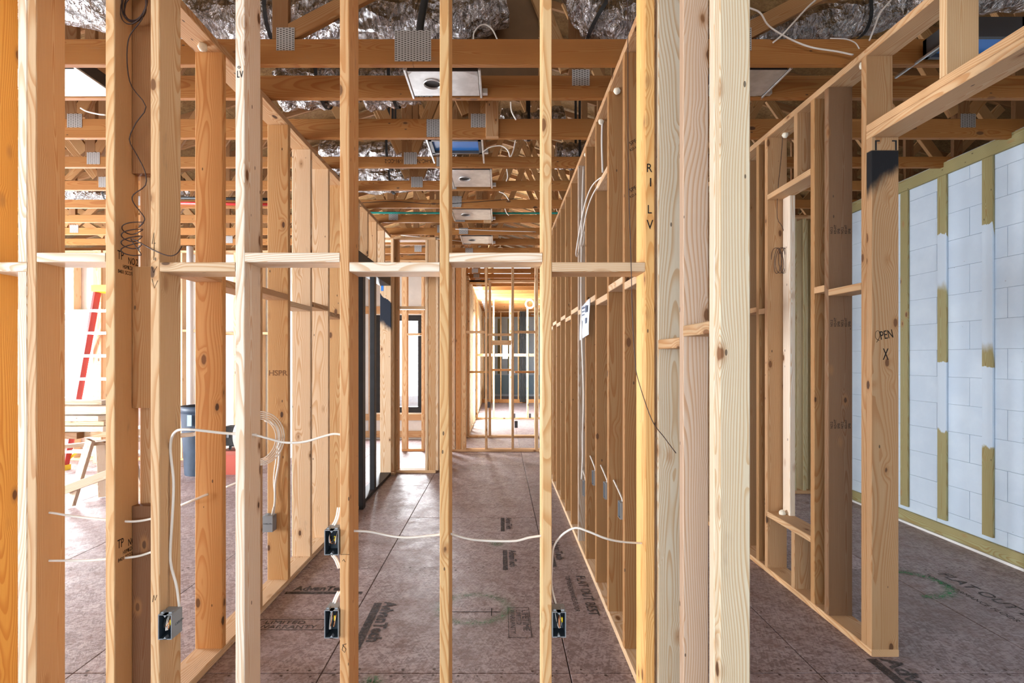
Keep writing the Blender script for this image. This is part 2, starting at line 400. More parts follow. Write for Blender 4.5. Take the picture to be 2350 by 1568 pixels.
# nail heads along the seams (joined: tiny)
V, Fc = [], []
def disc(V, Fc, c, r, n=6, z=.0012):
    b = len(V); V += [(c[0] + math.cos(2 * math.pi * k / n) * r, c[1] + math.sin(2 * math.pi * k / n) * r, z) for k in range(n)]; Fc.append(tuple(range(b, b + n)))
for s in (2.503, 3.74, 4.943, 7.38):
    x = -3.2
    while x < 3.6:
        for d in (-.022, .022): disc(V, Fc, (x + random.uniform(-.02, .02), s + d + random.uniform(-.01, .01)), random.uniform(.004, .009))
        x += random.uniform(.07, .16)
for xs in (px0, px0 + pw, px0 + 2 * pw):
    y = 2.1
    while y < 7:
        disc(V, Fc, (xs + random.choice((-.025, .025)) + random.uniform(-.01, .01), y), random.uniform(.003, .007)); y += random.uniform(.1, .3)
tag(link('nail_heads', mesh('nail_heads', V, Fc, plain('rusty_nails', (0.07, 0.04, 0.03), .6)), floor), kind='stuff')
# floor prints
def floor_text(s, px, py, size, rot, sx=1.0, mat=FADED, thick=0.0, z=.0008, name='print'):
    p = F(px, py); return text(name, floor, s, size, flat_up((p.x, p.y, z), rot), mat, sx=sx, thick=thick)
floor_text('FLAT OUT BEST', 1321, 1322, .092, -math.pi / 2, .86, thick=.001)
floor_text('TOP PERFORMANCE FLOOR', 1296, 1322, .045, -math.pi / 2, .9)
floor_text('FLAT OUT BEST', 2150, 1316, .115, -math.pi / 2, 1.0, thick=.001)
floor_text('TOP PERFORMANCE FLOOR', 2118, 1318, .05, -math.pi / 2, 1.05)
boxes('print', floor, [(-.785, -.738, 2.70, 3.22, .0002, .0010)], FADED)
text('print', floor, 'AdvanTech', .105, flat_up((-.722, 3.23, .0011), -math.pi / 2), FADED, sx=.95, thick=.004)
boxes('print', floor, [(-1.40, -.90, 3.34, 3.375, .0002, .0010)], FADED)
text('print', floor, 'AdvanTech', .09, flat_up((-1.36, 3.39, .0011), 0), FADED, sx=.9, thick=.003)
for (cx, cy) in ((.055, 4.55), (.07, 3.72)):
    boxes('print', floor, [(cx - .05, cx - .015, cy, cy + .38, .0002, .0010)], FADED)
    text('print', floor, 'AdvanTech', .075, flat_up((cx, cy + .38, .0011), -math.pi / 2), FADED, sx=.95, thick=.002)
boxes('print', floor, [(.375, .415, 3.78, 4.3, .0002, .0010)], FADED)
text('print', floor, 'AdvanTech', .085, flat_up((.43, 4.3, .0011), -math.pi / 2), FADED, thick=.003)
boxes('print', floor, [(1.86, 1.91, 2.05, 2.62, .0002, .0010)], FADED)
text('print', floor, 'AdvanTech', .12, flat_up((1.93, 2.62, .0011), -math.pi / 2), FADED, thick=.004)
def frame_print(x0, x1, y0, y1, t=.004):
    boxes('print', floor, [(x0, x1, y0, y0 + t, .0002, .001), (x0, x1, y1 - t, y1, .0002, .001), (x0, x0 + t, y0, y1, .0002, .001), (x1 - t, x1, y0, y1, .0002, .001)], FADED)
frame_print(.045, .175, 2.82, 3.16)
for k, s in enumerate(('LIFETIME', 'LIMITED', 'WARRANTY')):
    text('print', floor, s, .042 if k else .055, flat_up((.130 - k * .036, 3.13, .0011), -math.pi / 2), FADED, sx=1.15)
frame_print(-1.40, -1.0, 2.90, 3.02)
text('print', floor, 'LIMITED', .05, flat_up((-1.36, 2.965, .0011), 0), FADED, sx=1.3)
text('print', floor, 'WARRANTY', .05, flat_up((-1.38, 2.915, .0011), 0), FADED, sx=1.2)
def spray_ring(cx, cy, r, w, a0=0, a1=2 * math.pi, sy=1.0, name='spray_mark', al=.55):
    V, Fc, E = [], [], []; n = 40
    for i in range(n + 1):
        a = a0 + (a1 - a0) * i / n
        for k, (d, e) in enumerate(((-1, 0), (0, 1), (1, 0))):
            rr = r + d * w; V.append((cx + math.cos(a) * rr, cy + math.sin(a) * rr * sy, .0016)); E.append(e * al)
    for i in range(n):
        for k in range(2): q = i * 3 + k; Fc.append((q, q + 1, q + 4, q + 3))
    me = mesh(name, V, Fc, SPRAY); at = me.attributes.new('edge', 'FLOAT', 'POINT')
    for i, e in enumerate(E): at.data[i].value = e
    return link(name, me, floor)
spray_ring(-.16, 3.15, .21, .05, sy=.85, al=.75)
spray_ring(2.78, 3.50, .22, .05, -1.9, 1.3, sy=.9, al=1.4)
spray_ring(-.605, 2.43, .012, .05, al=1.8)
spray_ring(-.03, 4.25, .03, .05, al=.9)
boxes('pencil_mark', floor, [(-.30, .0, 3.105, 3.109, .0002, .001), (-.055, -.05, 3.06, 3.15, .0002, .001)], INK)

# ------------------------------------------------------------------ near wall (the framed wall right in front of the camera)
YA, YB = 2.09, 2.09 + W6
wn = empty('wall_front', structure=True)
def stud(parent, x0, c=None, y0=YA, y1=YB, z0=T, z1=ZP, w=T, name='stud', mat=None):
    return board(name, parent, x0, x0 + w, y0, y1, z0, z1, c, mat)
board('bottom_plate', wn, -3.3, .63, YA, YB, 0, T, PINE); board('top_plate', wn, -3.3, .63, YA, YB, ZP, ZT, PINE)
N0 = stud(wn, -2.122, (0.74, 0.40, 0.09)); stud(wn, -2.53, PINE); stud(wn, -2.94, PINE); stud(wn, -3.3, PINE)
stud(wn, -1.957, CREAM, z1=1.88); stud(wn, -1.957, CREAM, z0=1.92)
NB = stud(wn, -1.9185, PINE); N2 = stud(wn, -1.6015, (0.70, 0.46, 0.24)); N3 = stud(wn, -1.419, (0.68, 0.47, 0.27))
N4 = stud(wn, -1.0745, CREAM); N5 = stud(wn, -.6505, (0.64, 0.37, 0.17)); N6 = stud(wn, -.2455, (0.70, 0.46, 0.22)); N7 = stud(wn, .171, (0.72, 0.50, 0.26))
N8 = stud(wn, .588, (0.72, 0.44, 0.17))
for (xa, xb, zr, c) in ((-2.084, -1.9185, 0, CREAM), (-1.8805, -1.6015, 1, CREAM), (-1.381, -1.0745, 0, PALE), (-1.0365, -.6505, 1, CREAM), (-.6125, -.2455, 0, CREAM), (-.2075, .171, 1, CREAM), (.209, .588, 0, PALE)):
    zc = 1.920 if zr else 1.881
    board('block', wn, xa + .001, xb - .001, YA, YB, zc, zc + T, c)
# the flat blocks that carry the side wall between the second pair of studs
for (za, zb, c) in ((Z(397, 2.18), ZP, (0.32, 0.16, 0.065)), (Z(937, 2.18), Z(612, 2.18), (0.44, 0.235, 0.095)), (T, Z(1163, 2.18), (0.20, 0.105, 0.055))):
    board('backing_block', wn, -1.5625, -1.4195, 2.186, 2.186 + T, za, zb, c)
# marks on the near wall
def mark_text(par, s, px, py, Y, size, rot=0, sx=1.0, thick=0.0): text('marking', par, s, size, face_cam(P(px, py, Y - .0008), rot), INK, sx=sx, thick=thick)
mark_text(N4, 'o', 545, 157, YA, .022); mark_text(N4, 'LV', 543, 178, YA, .040, sx=.6)
mark_text(N8, 'R', 1483, 395, YA, .05, sx=.8); mark_text(N8, '1', 1486, 428, YA, .05); mark_text(N8, 'L', 1485, 490, YA, .05, sx=.8); mark_text(N8, 'V', 1484, 526, YA, .055, sx=.8)
def stroke(par, pts, Y, r=.0012):
    tube('pen_stroke', par, [P(a, b, Y) for a, b in pts], r, INK, 4, 1)
stroke(N3, [(353, 597), (354, 560), (353, 534), (349, 560), (357, 558)], YA); stroke(N3, [(348, 612), (352, 626), (360, 612)], YA); stroke(N3, [(349, 640), (354, 662), (362, 644)], YA)
stroke(N3, [(350, 1382), (353, 1366), (356, 1378), (360, 1366)], YA)
stroke(N5, [(781, 1273), (802, 1273)], YA, .0009); stroke(N5, [(786, 1288), (789, 1284), (792, 1290)], YA); stroke(N5, [(786, 1480), (794, 1490), (791, 1498), (785, 1492), (788, 1480), (795, 1478)], YA)
xr = -1.5632
for zc in (Z(606, 2.16), Z(1256, 2.16)):
    text('grade_stamp', N2, 'TP', .052, face_px((xr, 2.105, zc + .012)), INK, sx=.6); text('grade_stamp', N2, 'NO.2', .042, face_px((xr, 2.165, zc + .002)), INK, sx=.62)
    text('grade_stamp', N2, 'KD-HT', .024, face_px((xr, 2.165, zc - .022)), INK, sx=.7); text('grade_stamp', N2, 'HSPR', .022, face_px((xr, 2.135, zc - .022)), INK, sx=.7)
    text('grade_stamp', N2, '8401 SCOTT', .022, face_px((xr, 2.108, zc - .045)), INK, sx=.8)

# ------------------------------------------------------------------ left corridor wall
wl = empty('wall_left', structure=True)
XL0, XL1 = -1.567, -1.427
board('bottom_plate', wl, XL0, XL1, 2.24, 5.30, 0, T, PALE); board('top_plate', wl, XL0, XL1, 2.24, 6.72, ZP, ZT, TAN)
LY = [2.24, 2.646, 3.06, 3.469, 3.876, 4.279, 4.685, 5.05]
LC = [TAN, (0.66, 0.37, 0.15), PINE, (0.60, 0.36, 0.16), PALE, PALE, (0.62, 0.40, 0.19), TAN]
LS = [stud(wl, XL0, c, y, y + T, w=W6) for y, c in zip(LY, LC)]
for i in range(7):
    zc = (1.920, 1.881)[i % 2] if i != 1 else 1.90
    board('block', wl, XL0, XL1, LY[i] + T, LY[i + 1], zc, zc + T, random.choice([TAN, PALE]))
text('grade_stamp', LS[3], 'HSPR', .05, face_cam(P(616, 862, 3.4682)), plain('faded_stamp', (0.25, 0.12, 0.05), .8), sx=1.1, thick=.001)
# framed opening, its posts and header sprayed black
board('black_post', wl, -1.445, -1.385, 5.20, 5.30, 0, 2.46, mat=BLACK); board('black_post', wl, XL1 - .055, XL1, 5.85, 5.94, T, 2.46, mat=BLACK)
board('black_plate', wl, XL0, XL1, 5.301, 6.72, 0, T, mat=BLACK)
board('black_header', wl, XL0, XL1, 5.09, 6.70, 2.47, 2.62, mat=BLACK)
for k, y in enumerate((5.20, 5.55, 5.95, 6.35)): stud(wl, XL0, (PALE, TAN, PINE, PALE)[k], y, y + T, z0=2.63, w=W6)

# ------------------------------------------------------------------ right corridor wall, running past the near wall towards the camera
wr = empty('wall_right', structure=True)
XR0, XR1 = .637, .726
board('bottom_plate', wr, XR0, XR1, 1.496, 8.40, 0, T, PALE); board('top_plate', wr, XR0, XR1, 1.496, 8.40, ZP, ZT, TAN)
RN = [(1.496, (0.68, 0.59, 0.43)), (1.535, (0.80, 0.73, 0.60)), (1.796, (0.58, 0.44, 0.33)), (2.078, (0.55, 0.47, 0.35)), (2.34, TAN)]
RS = [stud(wr, XR0, c, y, y + T, w=W4) for y, c in RN]
RY = [2.646, 3.035, 3.425, 3.829, 4.203, 4.627] + [5.03 + .4 * k for k in range(9)]
RT = [stud(wr, XR0, (0.40, 0.225, 0.095) if k != 4 else GREY, y, y + T, w=W4) for k, y in enumerate(RY)]  # brown tint set darker so the colour carries the shade on these faces
board('block', wr, XR0, XR1, 1.573, 1.796, 1.605, 1.643, PINE); board('block', wr, XR0, XR1, 1.834, 2.078, 1.566, 1.604, PINE)
yy = [2.34] + RY
for i in range(len(yy) - 1):
    zc = (1.881, 1.920)[i % 2]
    board('block', wr, XR0, XR1, yy[i] + T, yy[i + 1], zc, zc + T, PALE)
board('block', wr, XR0, XR1, RY[1] + T, RY[2], 2.64, 2.64 + T, PALE)
for s, zz in ((RT[0], 2.62), (RT[0], 2.38)):
    text('grade_stamp', s, 'SPF', .028, face_cam((.668, 2.6452, zz), .5), INK); text('grade_stamp', s, 'KD-HT', .018, face_cam((.668, 2.6452, zz - .03), .5), INK)

# ------------------------------------------------------------------ second wall on the right, with a window-like opening and a door header
w2 = empty('wall_side_room', structure=True)
X2, X3 = 1.90, 2.04
board('bottom_plate', w2, X2, X3, 2.638, 7.6, 0, T, PINE); board('top_plate', w2, X2, X3, 1.5, 7.6, ZP, ZT, TAN)
board('stud', w2, X2, X3, 2.638, 2.638 + T, T, 2.66, (0.50, 0.31, 0.16), WOODP)
TRIM = w2.children[-1]
def pbox(a, b, c, d): return (X(a, 2.638), X(b, 2.638), 2.6372, 2.6379, Z(d, 2.638), Z(c, 2.638))
boxes('sprayed_outline', TRIM, [pbox(2008, 2012, 322, 345), pbox(2012, 2019, 322, 325), pbox(2054, 2058, 322, 345), pbox(2047, 2054, 322, 325)], BLACK)
K1 = stud(w2, X2, (0.46, 0.29, 0.15), 2.677, 2.677 + T, w=W6)  # darker stud tints in this wall have the room's shade put into the colour
board('header', w2, X2, X3, 1.5, 2.676, 2.661, 2.699, PINE); board('header', w2, X2, X3, 1.5, 2.676, 2.700, 2.738, PINE)
stud(w2, X2, TAN, 1.46, 1.498, w=W6, z1=ZP)
stud(w2, X2, (0.60, 0.42, 0.24), 2.195, 2.195 + T, w=W6, z0=2.738); stud(w2, X2, TAN, 1.75, 1.75 + T, w=W6, z0=2.738)
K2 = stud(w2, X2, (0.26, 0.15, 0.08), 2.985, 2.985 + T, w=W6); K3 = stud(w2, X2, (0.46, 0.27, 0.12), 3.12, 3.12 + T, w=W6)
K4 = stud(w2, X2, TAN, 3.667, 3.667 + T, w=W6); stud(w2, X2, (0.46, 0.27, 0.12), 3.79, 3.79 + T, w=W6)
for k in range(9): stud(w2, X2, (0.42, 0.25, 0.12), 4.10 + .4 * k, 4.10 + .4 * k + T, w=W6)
board('sill', w2, X2, X3, 3.158, 3.667, .40, .438, PINE); board('header', w2, X2, X3, 3.158, 3.667, 2.655, 2.693, PINE)
stud(w2, X2, TAN, 3.33, 3.33 + T, w=W6, z1=.40); stud(w2, X2, TAN, 3.30, 3.30 + T, w=W6, z0=2.693)
board('stud', w2, 2.0, 2.038, 3.56, 3.649, .439, 2.654, CREAM)
for (ya, yb, zc) in ((2.715, 2.985, 1.89), (3.023, 3.12, 1.92), (3.828, 4.10, 1.87), (3.705, 3.79, 1.85)): board('block', w2, X2, X3, ya, yb, zc, zc + T, PINE)
def side_mark(par, s, px, py, Y, size, sx=1.0, rot=0.0, thick=0.0): text('marking', par, s, size, face_cam(P(px, py, Y - .0008), rot), INK, sx=sx, thick=thick)
tube('handwriting', TRIM, [P(2018, 782, 2.637), P(2010, 776, 2.637), P(2010, 762, 2.637), P(2017, 760, 2.637), P(2019, 772, 2.637), P(2012, 786, 2.637)], .001, INK, 4, 3)
side_mark(TRIM, 'PEN', 2021, 780, 2.638, .062, sx=.62, rot=.18); side_mark(TRIM, 'X', 2026, 826, 2.638, .085, sx=.5)
for zc in (525, 738, 972):
    for k, s in enumerate(('NO.2', 'KD-HT', 'SPIB', 'NO.2', 'KD-HT', 'SPIB')): text('grade_stamp', K2, s, .019, face_cam(P(1911 + k * 8.2, zc + 12, 2.9842), math.pi / 2), INK, sx=.9)

# ------------------------------------------------------------------ white block wall with treated furring strips
ww = empty('wall_block', structure=True)
XW = 3.78
boxes('core', ww, [(XW + .004, XW + .24, -4.4, 12.0, 0, 3.20)], GAP)
cl, chh = .62, .2286
bm_blk = {}
def blk(y0, y1, z0, z1):
    k = (round(y1 - y0, 3), round(z1 - z0, 3))
    if k not in bm_blk:
        a, b, c = (y1 - y0) / 2 - .0012, (z1 - z0) / 2 - .0012, .0015
        V = [(0.006, -a, -b), (0.006, a, -b), (0.006, a, b), (0.006, -a, b), (c - .002, -a, -b), (c - .002, a, -b), (c - .002, a, b), (c - .002, -a, b), (-.002, -a + c, -b + c), (-.002, a - c, -b + c), (-.002, a - c, b - c), (-.002, -a + c, b - c)]
        Fq = [(0, 4, 5, 1), (1, 5, 6, 2), (2, 6, 7, 3), (3, 7, 4, 0), (4, 8, 9, 5), (5, 9, 10, 6), (6, 10, 11, 7), (7, 11, 8, 4), (8, 11, 10, 9)]
        bm_blk[k] = mesh('block', V, Fq, WHITE)
    o = link('block', bm_blk[k], ww); place(o, Matrix.Translation((XW + random.uniform(-.0006, .0006), (y0 + y1) / 2, (z0 + z1) / 2)))
for r in range(14):
    z0 = r * chh; z1 = min(z0 + chh, 3.20); y = 2.6 - (cl / 2 if r % 2 else 0)
    while y < 11.9: blk(y, min(y + cl, 12.0), z0, z1); y += cl
boxes('sprayed_face', ww, [(XW - .001, XW + .01, -4.4, 2.35, 0, 3.20)], WHITE)
board('top_plate', ww, XW - .03, XW - .003, 1.2, 8.0, 3.08, 3.185, GREEN)
board('bottom_plate', ww, XW - .03, XW - .003, 1.2, 11.9, .022, .118, GREEN)
boxes('foam_bead', ww, [(XW - .035, XW - .003, 1.2, 11.9, 0, .020)], SHEATH)
WG1 = wood_material('lumber_strip_white_a', 1.0, [(.50, .95, .05, 3.0, (.58, .70, .83), .95), (-.70, -.12, .01, 0, (.58, .70, .83), .95)])
WG2 = wood_material('lumber_strip_white_b', 1.0, [(-.05, .90, .05, 5.0, (.58, .70, .83), .95), (-.78, -.15, .01, 0, (.58, .70, .83), .95)])
def furring(y, m=None, zb=.155): board('furring_strip', ww, XW - .022, XW - .003, y - W4, y, zb, 3.079, GREEN, m)
furring(4.845); furring(4.435, WG1); furring(4.025, WG2); furring(3.615, WG1); furring(3.2)
for k in range(8): furring(5.255 + .41 * k)

# ------------------------------------------------------------------ roof trusses: each a thing
def gusset(par, cx, z0, w, h, Y):
    me = None
    k = ('g', round(w, 3), round(h, 3))
    if k not in CACHE:
        CACHE[k] = mesh('gusset_plate', [(x, y, z) for z in (-h / 2, h / 2) for (x, y) in ((-w / 2, -.0015), (w / 2, -.0015), (w / 2, .0015), (-w / 2, .0015))],
                        [(3, 2, 1, 0), (4, 5, 6, 7), (0, 1, 5, 4), (1, 2, 6, 5), (2, 3, 7, 6), (3, 0, 4, 7)], GUSS)
    o = link('gusset_plate', CACHE[k], par); place(o, Matrix.Translation((cx, Y - .0017, z0 + h / 2)))
TYS = [2.834, 3.20, 3.78, 4.36, 4.95, 5.54, 6.13] + [6.74 + .61 * k for k in range(23)]
ORD = ['first', 'second', 'third', 'fourth', 'fifth', 'sixth', 'seventh', 'eighth', 'ninth', 'tenth', 'eleventh', 'twelfth', 'thirteenth', 'fourteenth', 'fifteenth', 'sixteenth', 'seventeenth', 'eighteenth', 'nineteenth', 'twentieth',
       'twenty-first', 'twenty-second', 'twenty-third', 'twenty-fourth', 'twenty-fifth', 'twenty-sixth', 'twenty-seventh', 'twenty-eighth', 'twenty-ninth', 'thirtieth']
PPS = {0: [-5.2, -3.6, -1.21, 1.30, 3.6], 1: [-5.2, -3.6, .47, 3.4], 2: [-5.2, -3.15, -.19, 3.4], 3: [-5.4, -3.47, -.79, 1.9, 4.4], 4: [-5.4, -3.83, -.83, 1.9, 4.4], 5: [-5.6, -3.9, -.5, 1.7, 4.4]}
ZC = 3.146
def roofz(x): return 3.42 + (8.6 - abs(x)) * .30
for i, Y in enumerate(TYS):
    h = .14 if i < 3 else .089
    extra = {0: 'thick and closest overhead, with a large toothed plate', 1: 'behind the steel light housing', 2: 'with two toothed plates and a short upright block'}.get(i, 'low over the framing')
    t = empty('roof_truss', (0, Y, ZC), f'{ORD[i]} roof truss from the front, {extra}' if i < 3 else f'{ORD[i]} roof truss from the front, orange lumber', 'truss', 'roof trusses over the framing')
    c = TRUSS
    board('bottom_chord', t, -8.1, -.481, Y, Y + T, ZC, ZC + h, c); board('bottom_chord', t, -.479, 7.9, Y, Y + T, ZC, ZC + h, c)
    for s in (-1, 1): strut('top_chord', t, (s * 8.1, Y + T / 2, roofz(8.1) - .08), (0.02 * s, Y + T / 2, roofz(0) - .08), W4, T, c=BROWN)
    gw = .20 if i == 0 else .12
    gusset(t, -.48, ZC + (.005 if i else .015), gw, h * 1.0 + (.03 if i == 0 else -.01), Y)
    pps = PPS.get(i, [-5.6, -3.9, -1.3 + .5 * (i % 3), 1.2 + .3 * (i % 2), 4.2])
    for k, x in enumerate(pps):
        zt = roofz(x) - .13
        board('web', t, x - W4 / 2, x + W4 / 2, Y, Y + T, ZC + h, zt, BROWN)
        gusset(t, x + .03, ZC + h - .065, .11 if i else .10, .125 if i == 0 else .10, Y)
        nx = x + 1.25; s = 1
        if i < 14:
            strut('web', t, (x + .05, Y + T / 2 + .0, ZC + h + .04), (x + 1.0, Y + T / 2, min(zt, roofz(x + 1.0) - .15)) if i != 0 else (x + 1.6, Y + T / 2, ZC + h + .85), W4, T - .002, c=(0.40, 0.23, 0.10))
            if x > -6 and i > 0: strut('web', t, (x - .05, Y + T / 2, ZC + h + .04), (x - 1.0, Y + T / 2, min(zt, roofz(x - 1.0) - .15)), W4, T - .002, c=(0.42, 0.25, 0.11))
    if i == 3: text('marking', t, '28-HC-76397-0-11-91-CC-2', .045, face_cam((-1.66 + 1.1, Y - .001, ZC + .065), math.pi), INK, sx=.8)
    if i == 6: text('marking', t, '28-HO-76397-8-8-91-CC-2', .045, face_cam((-.15, Y - .001, ZC + .065), math.pi), INK, sx=.8)
for k, Y in enumerate((2.2, 1.6, 1.0)):   # trusses over the camera, out of the frame
    t = empty('roof_truss', (0, Y, ZC), f'plain roof truss overhead nearer than the toothed one, {("first", "second", "third")[k]} towards the viewer', 'truss', 'roof trusses over the framing')
    board('bottom_chord', t, -8.1, 7.9, Y, Y + T, ZC, ZC + .14, TRUSS)
# upright short blocks nailed to the chords
board('block', bpy.data.objects['roof_truss.002'], X(1115, 3.775), X(1144, 3.775), 3.735, 3.779, Z(316, 3.76), Z(236, 3.76), TAN)
board('block', bpy.data.objects['roof_truss.006'], X(1110, 6.09), X(1128, 6.09), 6.09, 6.129, Z(511, 6.1), Z(480, 6.1), PINE)

# roof deck
rf = empty('ceiling', structure=True)
for s in (-1, 1):
    for r in range(12):
        ya, yb = -7.04 + r * 2.44, min(-7.04 + (r + 1) * 2.44 - .004, 20.9)
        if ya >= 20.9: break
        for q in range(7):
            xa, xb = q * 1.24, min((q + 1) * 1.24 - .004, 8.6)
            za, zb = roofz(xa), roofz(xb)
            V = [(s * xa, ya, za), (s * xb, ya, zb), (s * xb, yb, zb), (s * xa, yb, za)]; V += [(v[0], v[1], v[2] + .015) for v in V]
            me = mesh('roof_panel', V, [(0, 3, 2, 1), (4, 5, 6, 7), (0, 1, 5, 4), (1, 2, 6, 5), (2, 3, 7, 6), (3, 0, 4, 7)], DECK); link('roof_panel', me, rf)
boxes('roofing_felt', rf, [], SUB) if False else None
V = [(-8.7, -7.1, roofz(8.7) + .02), (0, -7.1, roofz(0) + .03), (8.7, -7.1, roofz(8.7) + .02), (8.7, 21, roofz(8.7) + .02), (0, 21, roofz(0) + .03), (-8.7, 21, roofz(8.7) + .02)]
link('roofing_felt', mesh('roofing_felt', V, [(0, 1, 4, 5), (1, 2, 3, 4)], SUB), rf)

# ------------------------------------------------------------------ outer shell
def wall_with_holes(name, axis, pos, a0, a1, z0, z1, holes, mat=SHEATH, th=.15):
    o = empty(name, structure=True); bl = []; cur = a0
    def bx(u0, u1, q0, q1):
        if u1 - u0 < .001 or q1 - q0 < .001: return
        bl.append((u0, u1, pos, pos + th, q0, q1) if axis == 'y' else (pos, pos + th, u0, u1, q0, q1))
    for (h0, h1, b, t) in sorted(holes): bx(cur, h0, z0, z1); bx(h0, h1, z0, b); bx(h0, h1, t, z1); cur = h1
    bx(cur, a1, z0, z1); boxes('sheathing', o, bl, mat); return o
wall_with_holes('wall_outer_left', 'x', -8.15, -7.0, 7.84, 0, 3.35, [(-3.6, 1.2, .35, 2.45), (2.6, 6.4, .35, 2.45)])
wall_with_holes('wall_rear', 'y', -6.85, -8.1, 8.1, 0, 3.35, [(-4.9, .1, .02, 2.3)])
wall_with_holes('wall_outer_right', 'x', 8.1, -7.0, 20.8, 0, 3.35, [], SUB)
wbl = wall_with_holes('wall_back_left', 'y', 7.84, -8.15, -3.2, 0, 3.14, [(-7.2, X(216, 7.84), .86, 2.18), (X(421, 7.84), X(440, 7.84), .6, 2.5)])
wall_with_holes('wall_back_step', 'x', -3.35, 7.99, 9.85, 0, 3.14, [])
wbk = wall_with_holes('wall_back_hall', 'y', 9.70, -3.2, -.80, 0, 3.14, [(X(862, 9.7), X(972, 9.7), .50, 2.34)])
wfs = wall_with_holes('wall_far_side', 'x', -.86, 9.70, 20.6, 0, 3.14, [(10.3, 12.6, .25, 2.45), (13.2, 15.6, .25, 2.45), (16.2, 18.2, .5, 2.3)])
wend = wall_with_holes('wall_far_end', 'y', 20.6, -.8, 8.1, 0, 3.35, [(.1, .5, 1.5, 2.1)], WHITE)
# framing inside the back-left wall
def frame_row(w, Yf, xs, c, z1=ZP, wd=T, dp=W6, names='stud'):
    for x in xs: board('stud', w, x, x + wd, Yf, Yf + dp, T, z1, c if c else None)
board('bottom_plate', wbl, -8, -3.2, 7.69, 7.83, 0, T, PINE); board('top_plate', wbl, -8, -3.2, 7.69, 7.83, ZP, ZT, PINE)
for x in (-7.25, -6.8, -6.4, -6.02, -5.98, -5.58, -5.17, -4.78, -4.4, -3.98, -3.6, -3.25):
    if x < -6.1: board('stud', wbl, x, x + T, 7.69, 7.83, 2.26, ZP, PALE); board('stud', wbl, x, x + T, 7.69, 7.83, T, .82, PALE)
    else: board('stud', wbl, x, x + T + .0, 7.69, 7.83, T, ZP, PALE)
board('header', wbl, -7.3, -6.03, 7.69, 7.83, 2.20, 2.255, CREAM); board('sill', wbl, -7.3, -6.03, 7.69, 7.83, .825, .855, CREAM)
for k, (a, b) in enumerate(((-5.94, -5.58), (-5.54, -5.17), (-5.13, -4.78), (-4.74, -4.4), (-4.36, -3.98), (-3.94, -3.6), (-3.56, -3.25))): board('block', wbl, a, b, 7.69, 7.83, 1.88 + .04 * (k % 2), 1.918 + .04 * (k % 2), PINE)
board('stud', wbl, X(213, 7.5), X(232, 7.5), 7.50, 7.54, 0, 3.1, (0.62, 0.42, 0.24))
# window_1 in that wall
def window(name, x0, x1, z0, z1, Y, fr=.05, mat=BLACK):
    w_ = empty(name, structure=True)
    board('window_frame', w_, x0, x1, Y, Y + .08, z1 - fr, z1, mat=mat); board('window_frame', w_, x0, x1, Y, Y + .08, z0, z0 + fr, mat=mat)
    board('window_frame', w_, x0, x0 + fr, Y, Y + .08, z0 + fr, z1 - fr, mat=mat); board('window_frame', w_, x1 - fr, x1, Y, Y + .08, z0 + fr, z1 - fr, mat=mat)
    boxes('pane', w_, [(x0 + fr, x1 - fr, Y + .035, Y + .041, z0 + fr, z1 - fr)], GLASS); return w_
FRW = plain('grey_window_frame', (0.30, 0.36, 0.42), .5)
window('window_1', -7.2, X(216, 7.84), .86, 2.18, 7.86, .07, FRW)
window('window_2', X(862, 9.7), X(972, 9.7), .50, 2.34, 9.72, .11, BLACK)
def window_x(name, Xc, y0, y1, z0, z1):
    w_ = empty(name, structure=True); fr = .05
    for a in ((y0, y1, z1 - fr, z1), (y0, y1, z0, z0 + fr), (y0, y0 + fr, z0 + fr, z1 - fr), (y1 - fr, y1, z0 + fr, z1 - fr)): board('window_frame', w_, Xc, Xc + .06, *a, mat=FRW)
    boxes('pane', w_, [(Xc + .02, Xc + .026, y0 + fr, y1 - fr, z0 + fr, z1 - fr)], GLASS)
window_x('window_3', -.83, 10.3, 12.6, .25, 2.45); window_x('window_4', -.83, 13.2, 15.6, .25, 2.45); window_x('window_5', -.83, 16.2, 18.2, .5, 2.3)
window_x('window_6', -8.10, 2.6, 6.4, .35, 2.45); window_x('window_7', -8.10, -3.6, 1.2, .35, 2.45)
# hall back wall: bands of wood on white wall
for (za, zb) in ((2.36, 2.50), (.36, .48), (.04, .16)): board('furring_strip', wbk, -3.1, -.90, 9.66, 9.695, za, zb, PINE)
for x in (X(853, 9.66), X(845, 9.66) - .3): board('stud', wbk, x - .05, x + .02, 9.62, 9.655, .04, 3.1, TAN)

# ------------------------------------------------------------------ recess wall across the left of the corridor
wc = empty('wall_recess', structure=True)
YC = 6.85
BLUEP = wood_material('lumber_post_blue_top', 1.0, [(.62, .98, .05, 0.8, (.01, .016, .03), 1.0)])
board('post', wc, X(872, 6.72), X(897, 6.72), 6.725, 6.725 + T, T, 2.6, PALE, BLUEP)
boxes('blue_tape', wc.children[-1], [(X(874, 6.72), X(880, 6.72), 6.7235, 6.7245, Z(668, 6.72), Z(632, 6.72))], BLUEM)
board('bottom_plate', wc, -1.58, -.86, YC, YC + W6, 0, T, PINE); board('top_plate', wc, -1.58, -.86, YC, YC + W6, ZP, ZT, TAN)
board('bottom_plate', wc, X(872, 6.72), X(905, 6.72), 6.725, YC, 0, T, (0.45, 0.3, 0.18))
board('stud', wc, X(897, 6.77), X(903, 6.77), 6.77, YC, T, ZP, PALE)
for (a, b, c, dp) in ((903, 913, (0.50, 0.30, 0.14), W6), (976, 982, PALE, W6), (983, 1000, (0.52, 0.33, 0.17), T), (1000, 1006, PALE, W6)): board('stud', wc, X(a, YC), X(b, YC), YC, YC + dp, T, ZP, c)
board('block', wc, X(914, YC), X(975, YC), YC, YC + W6, 2.18, 2.218, TAN)
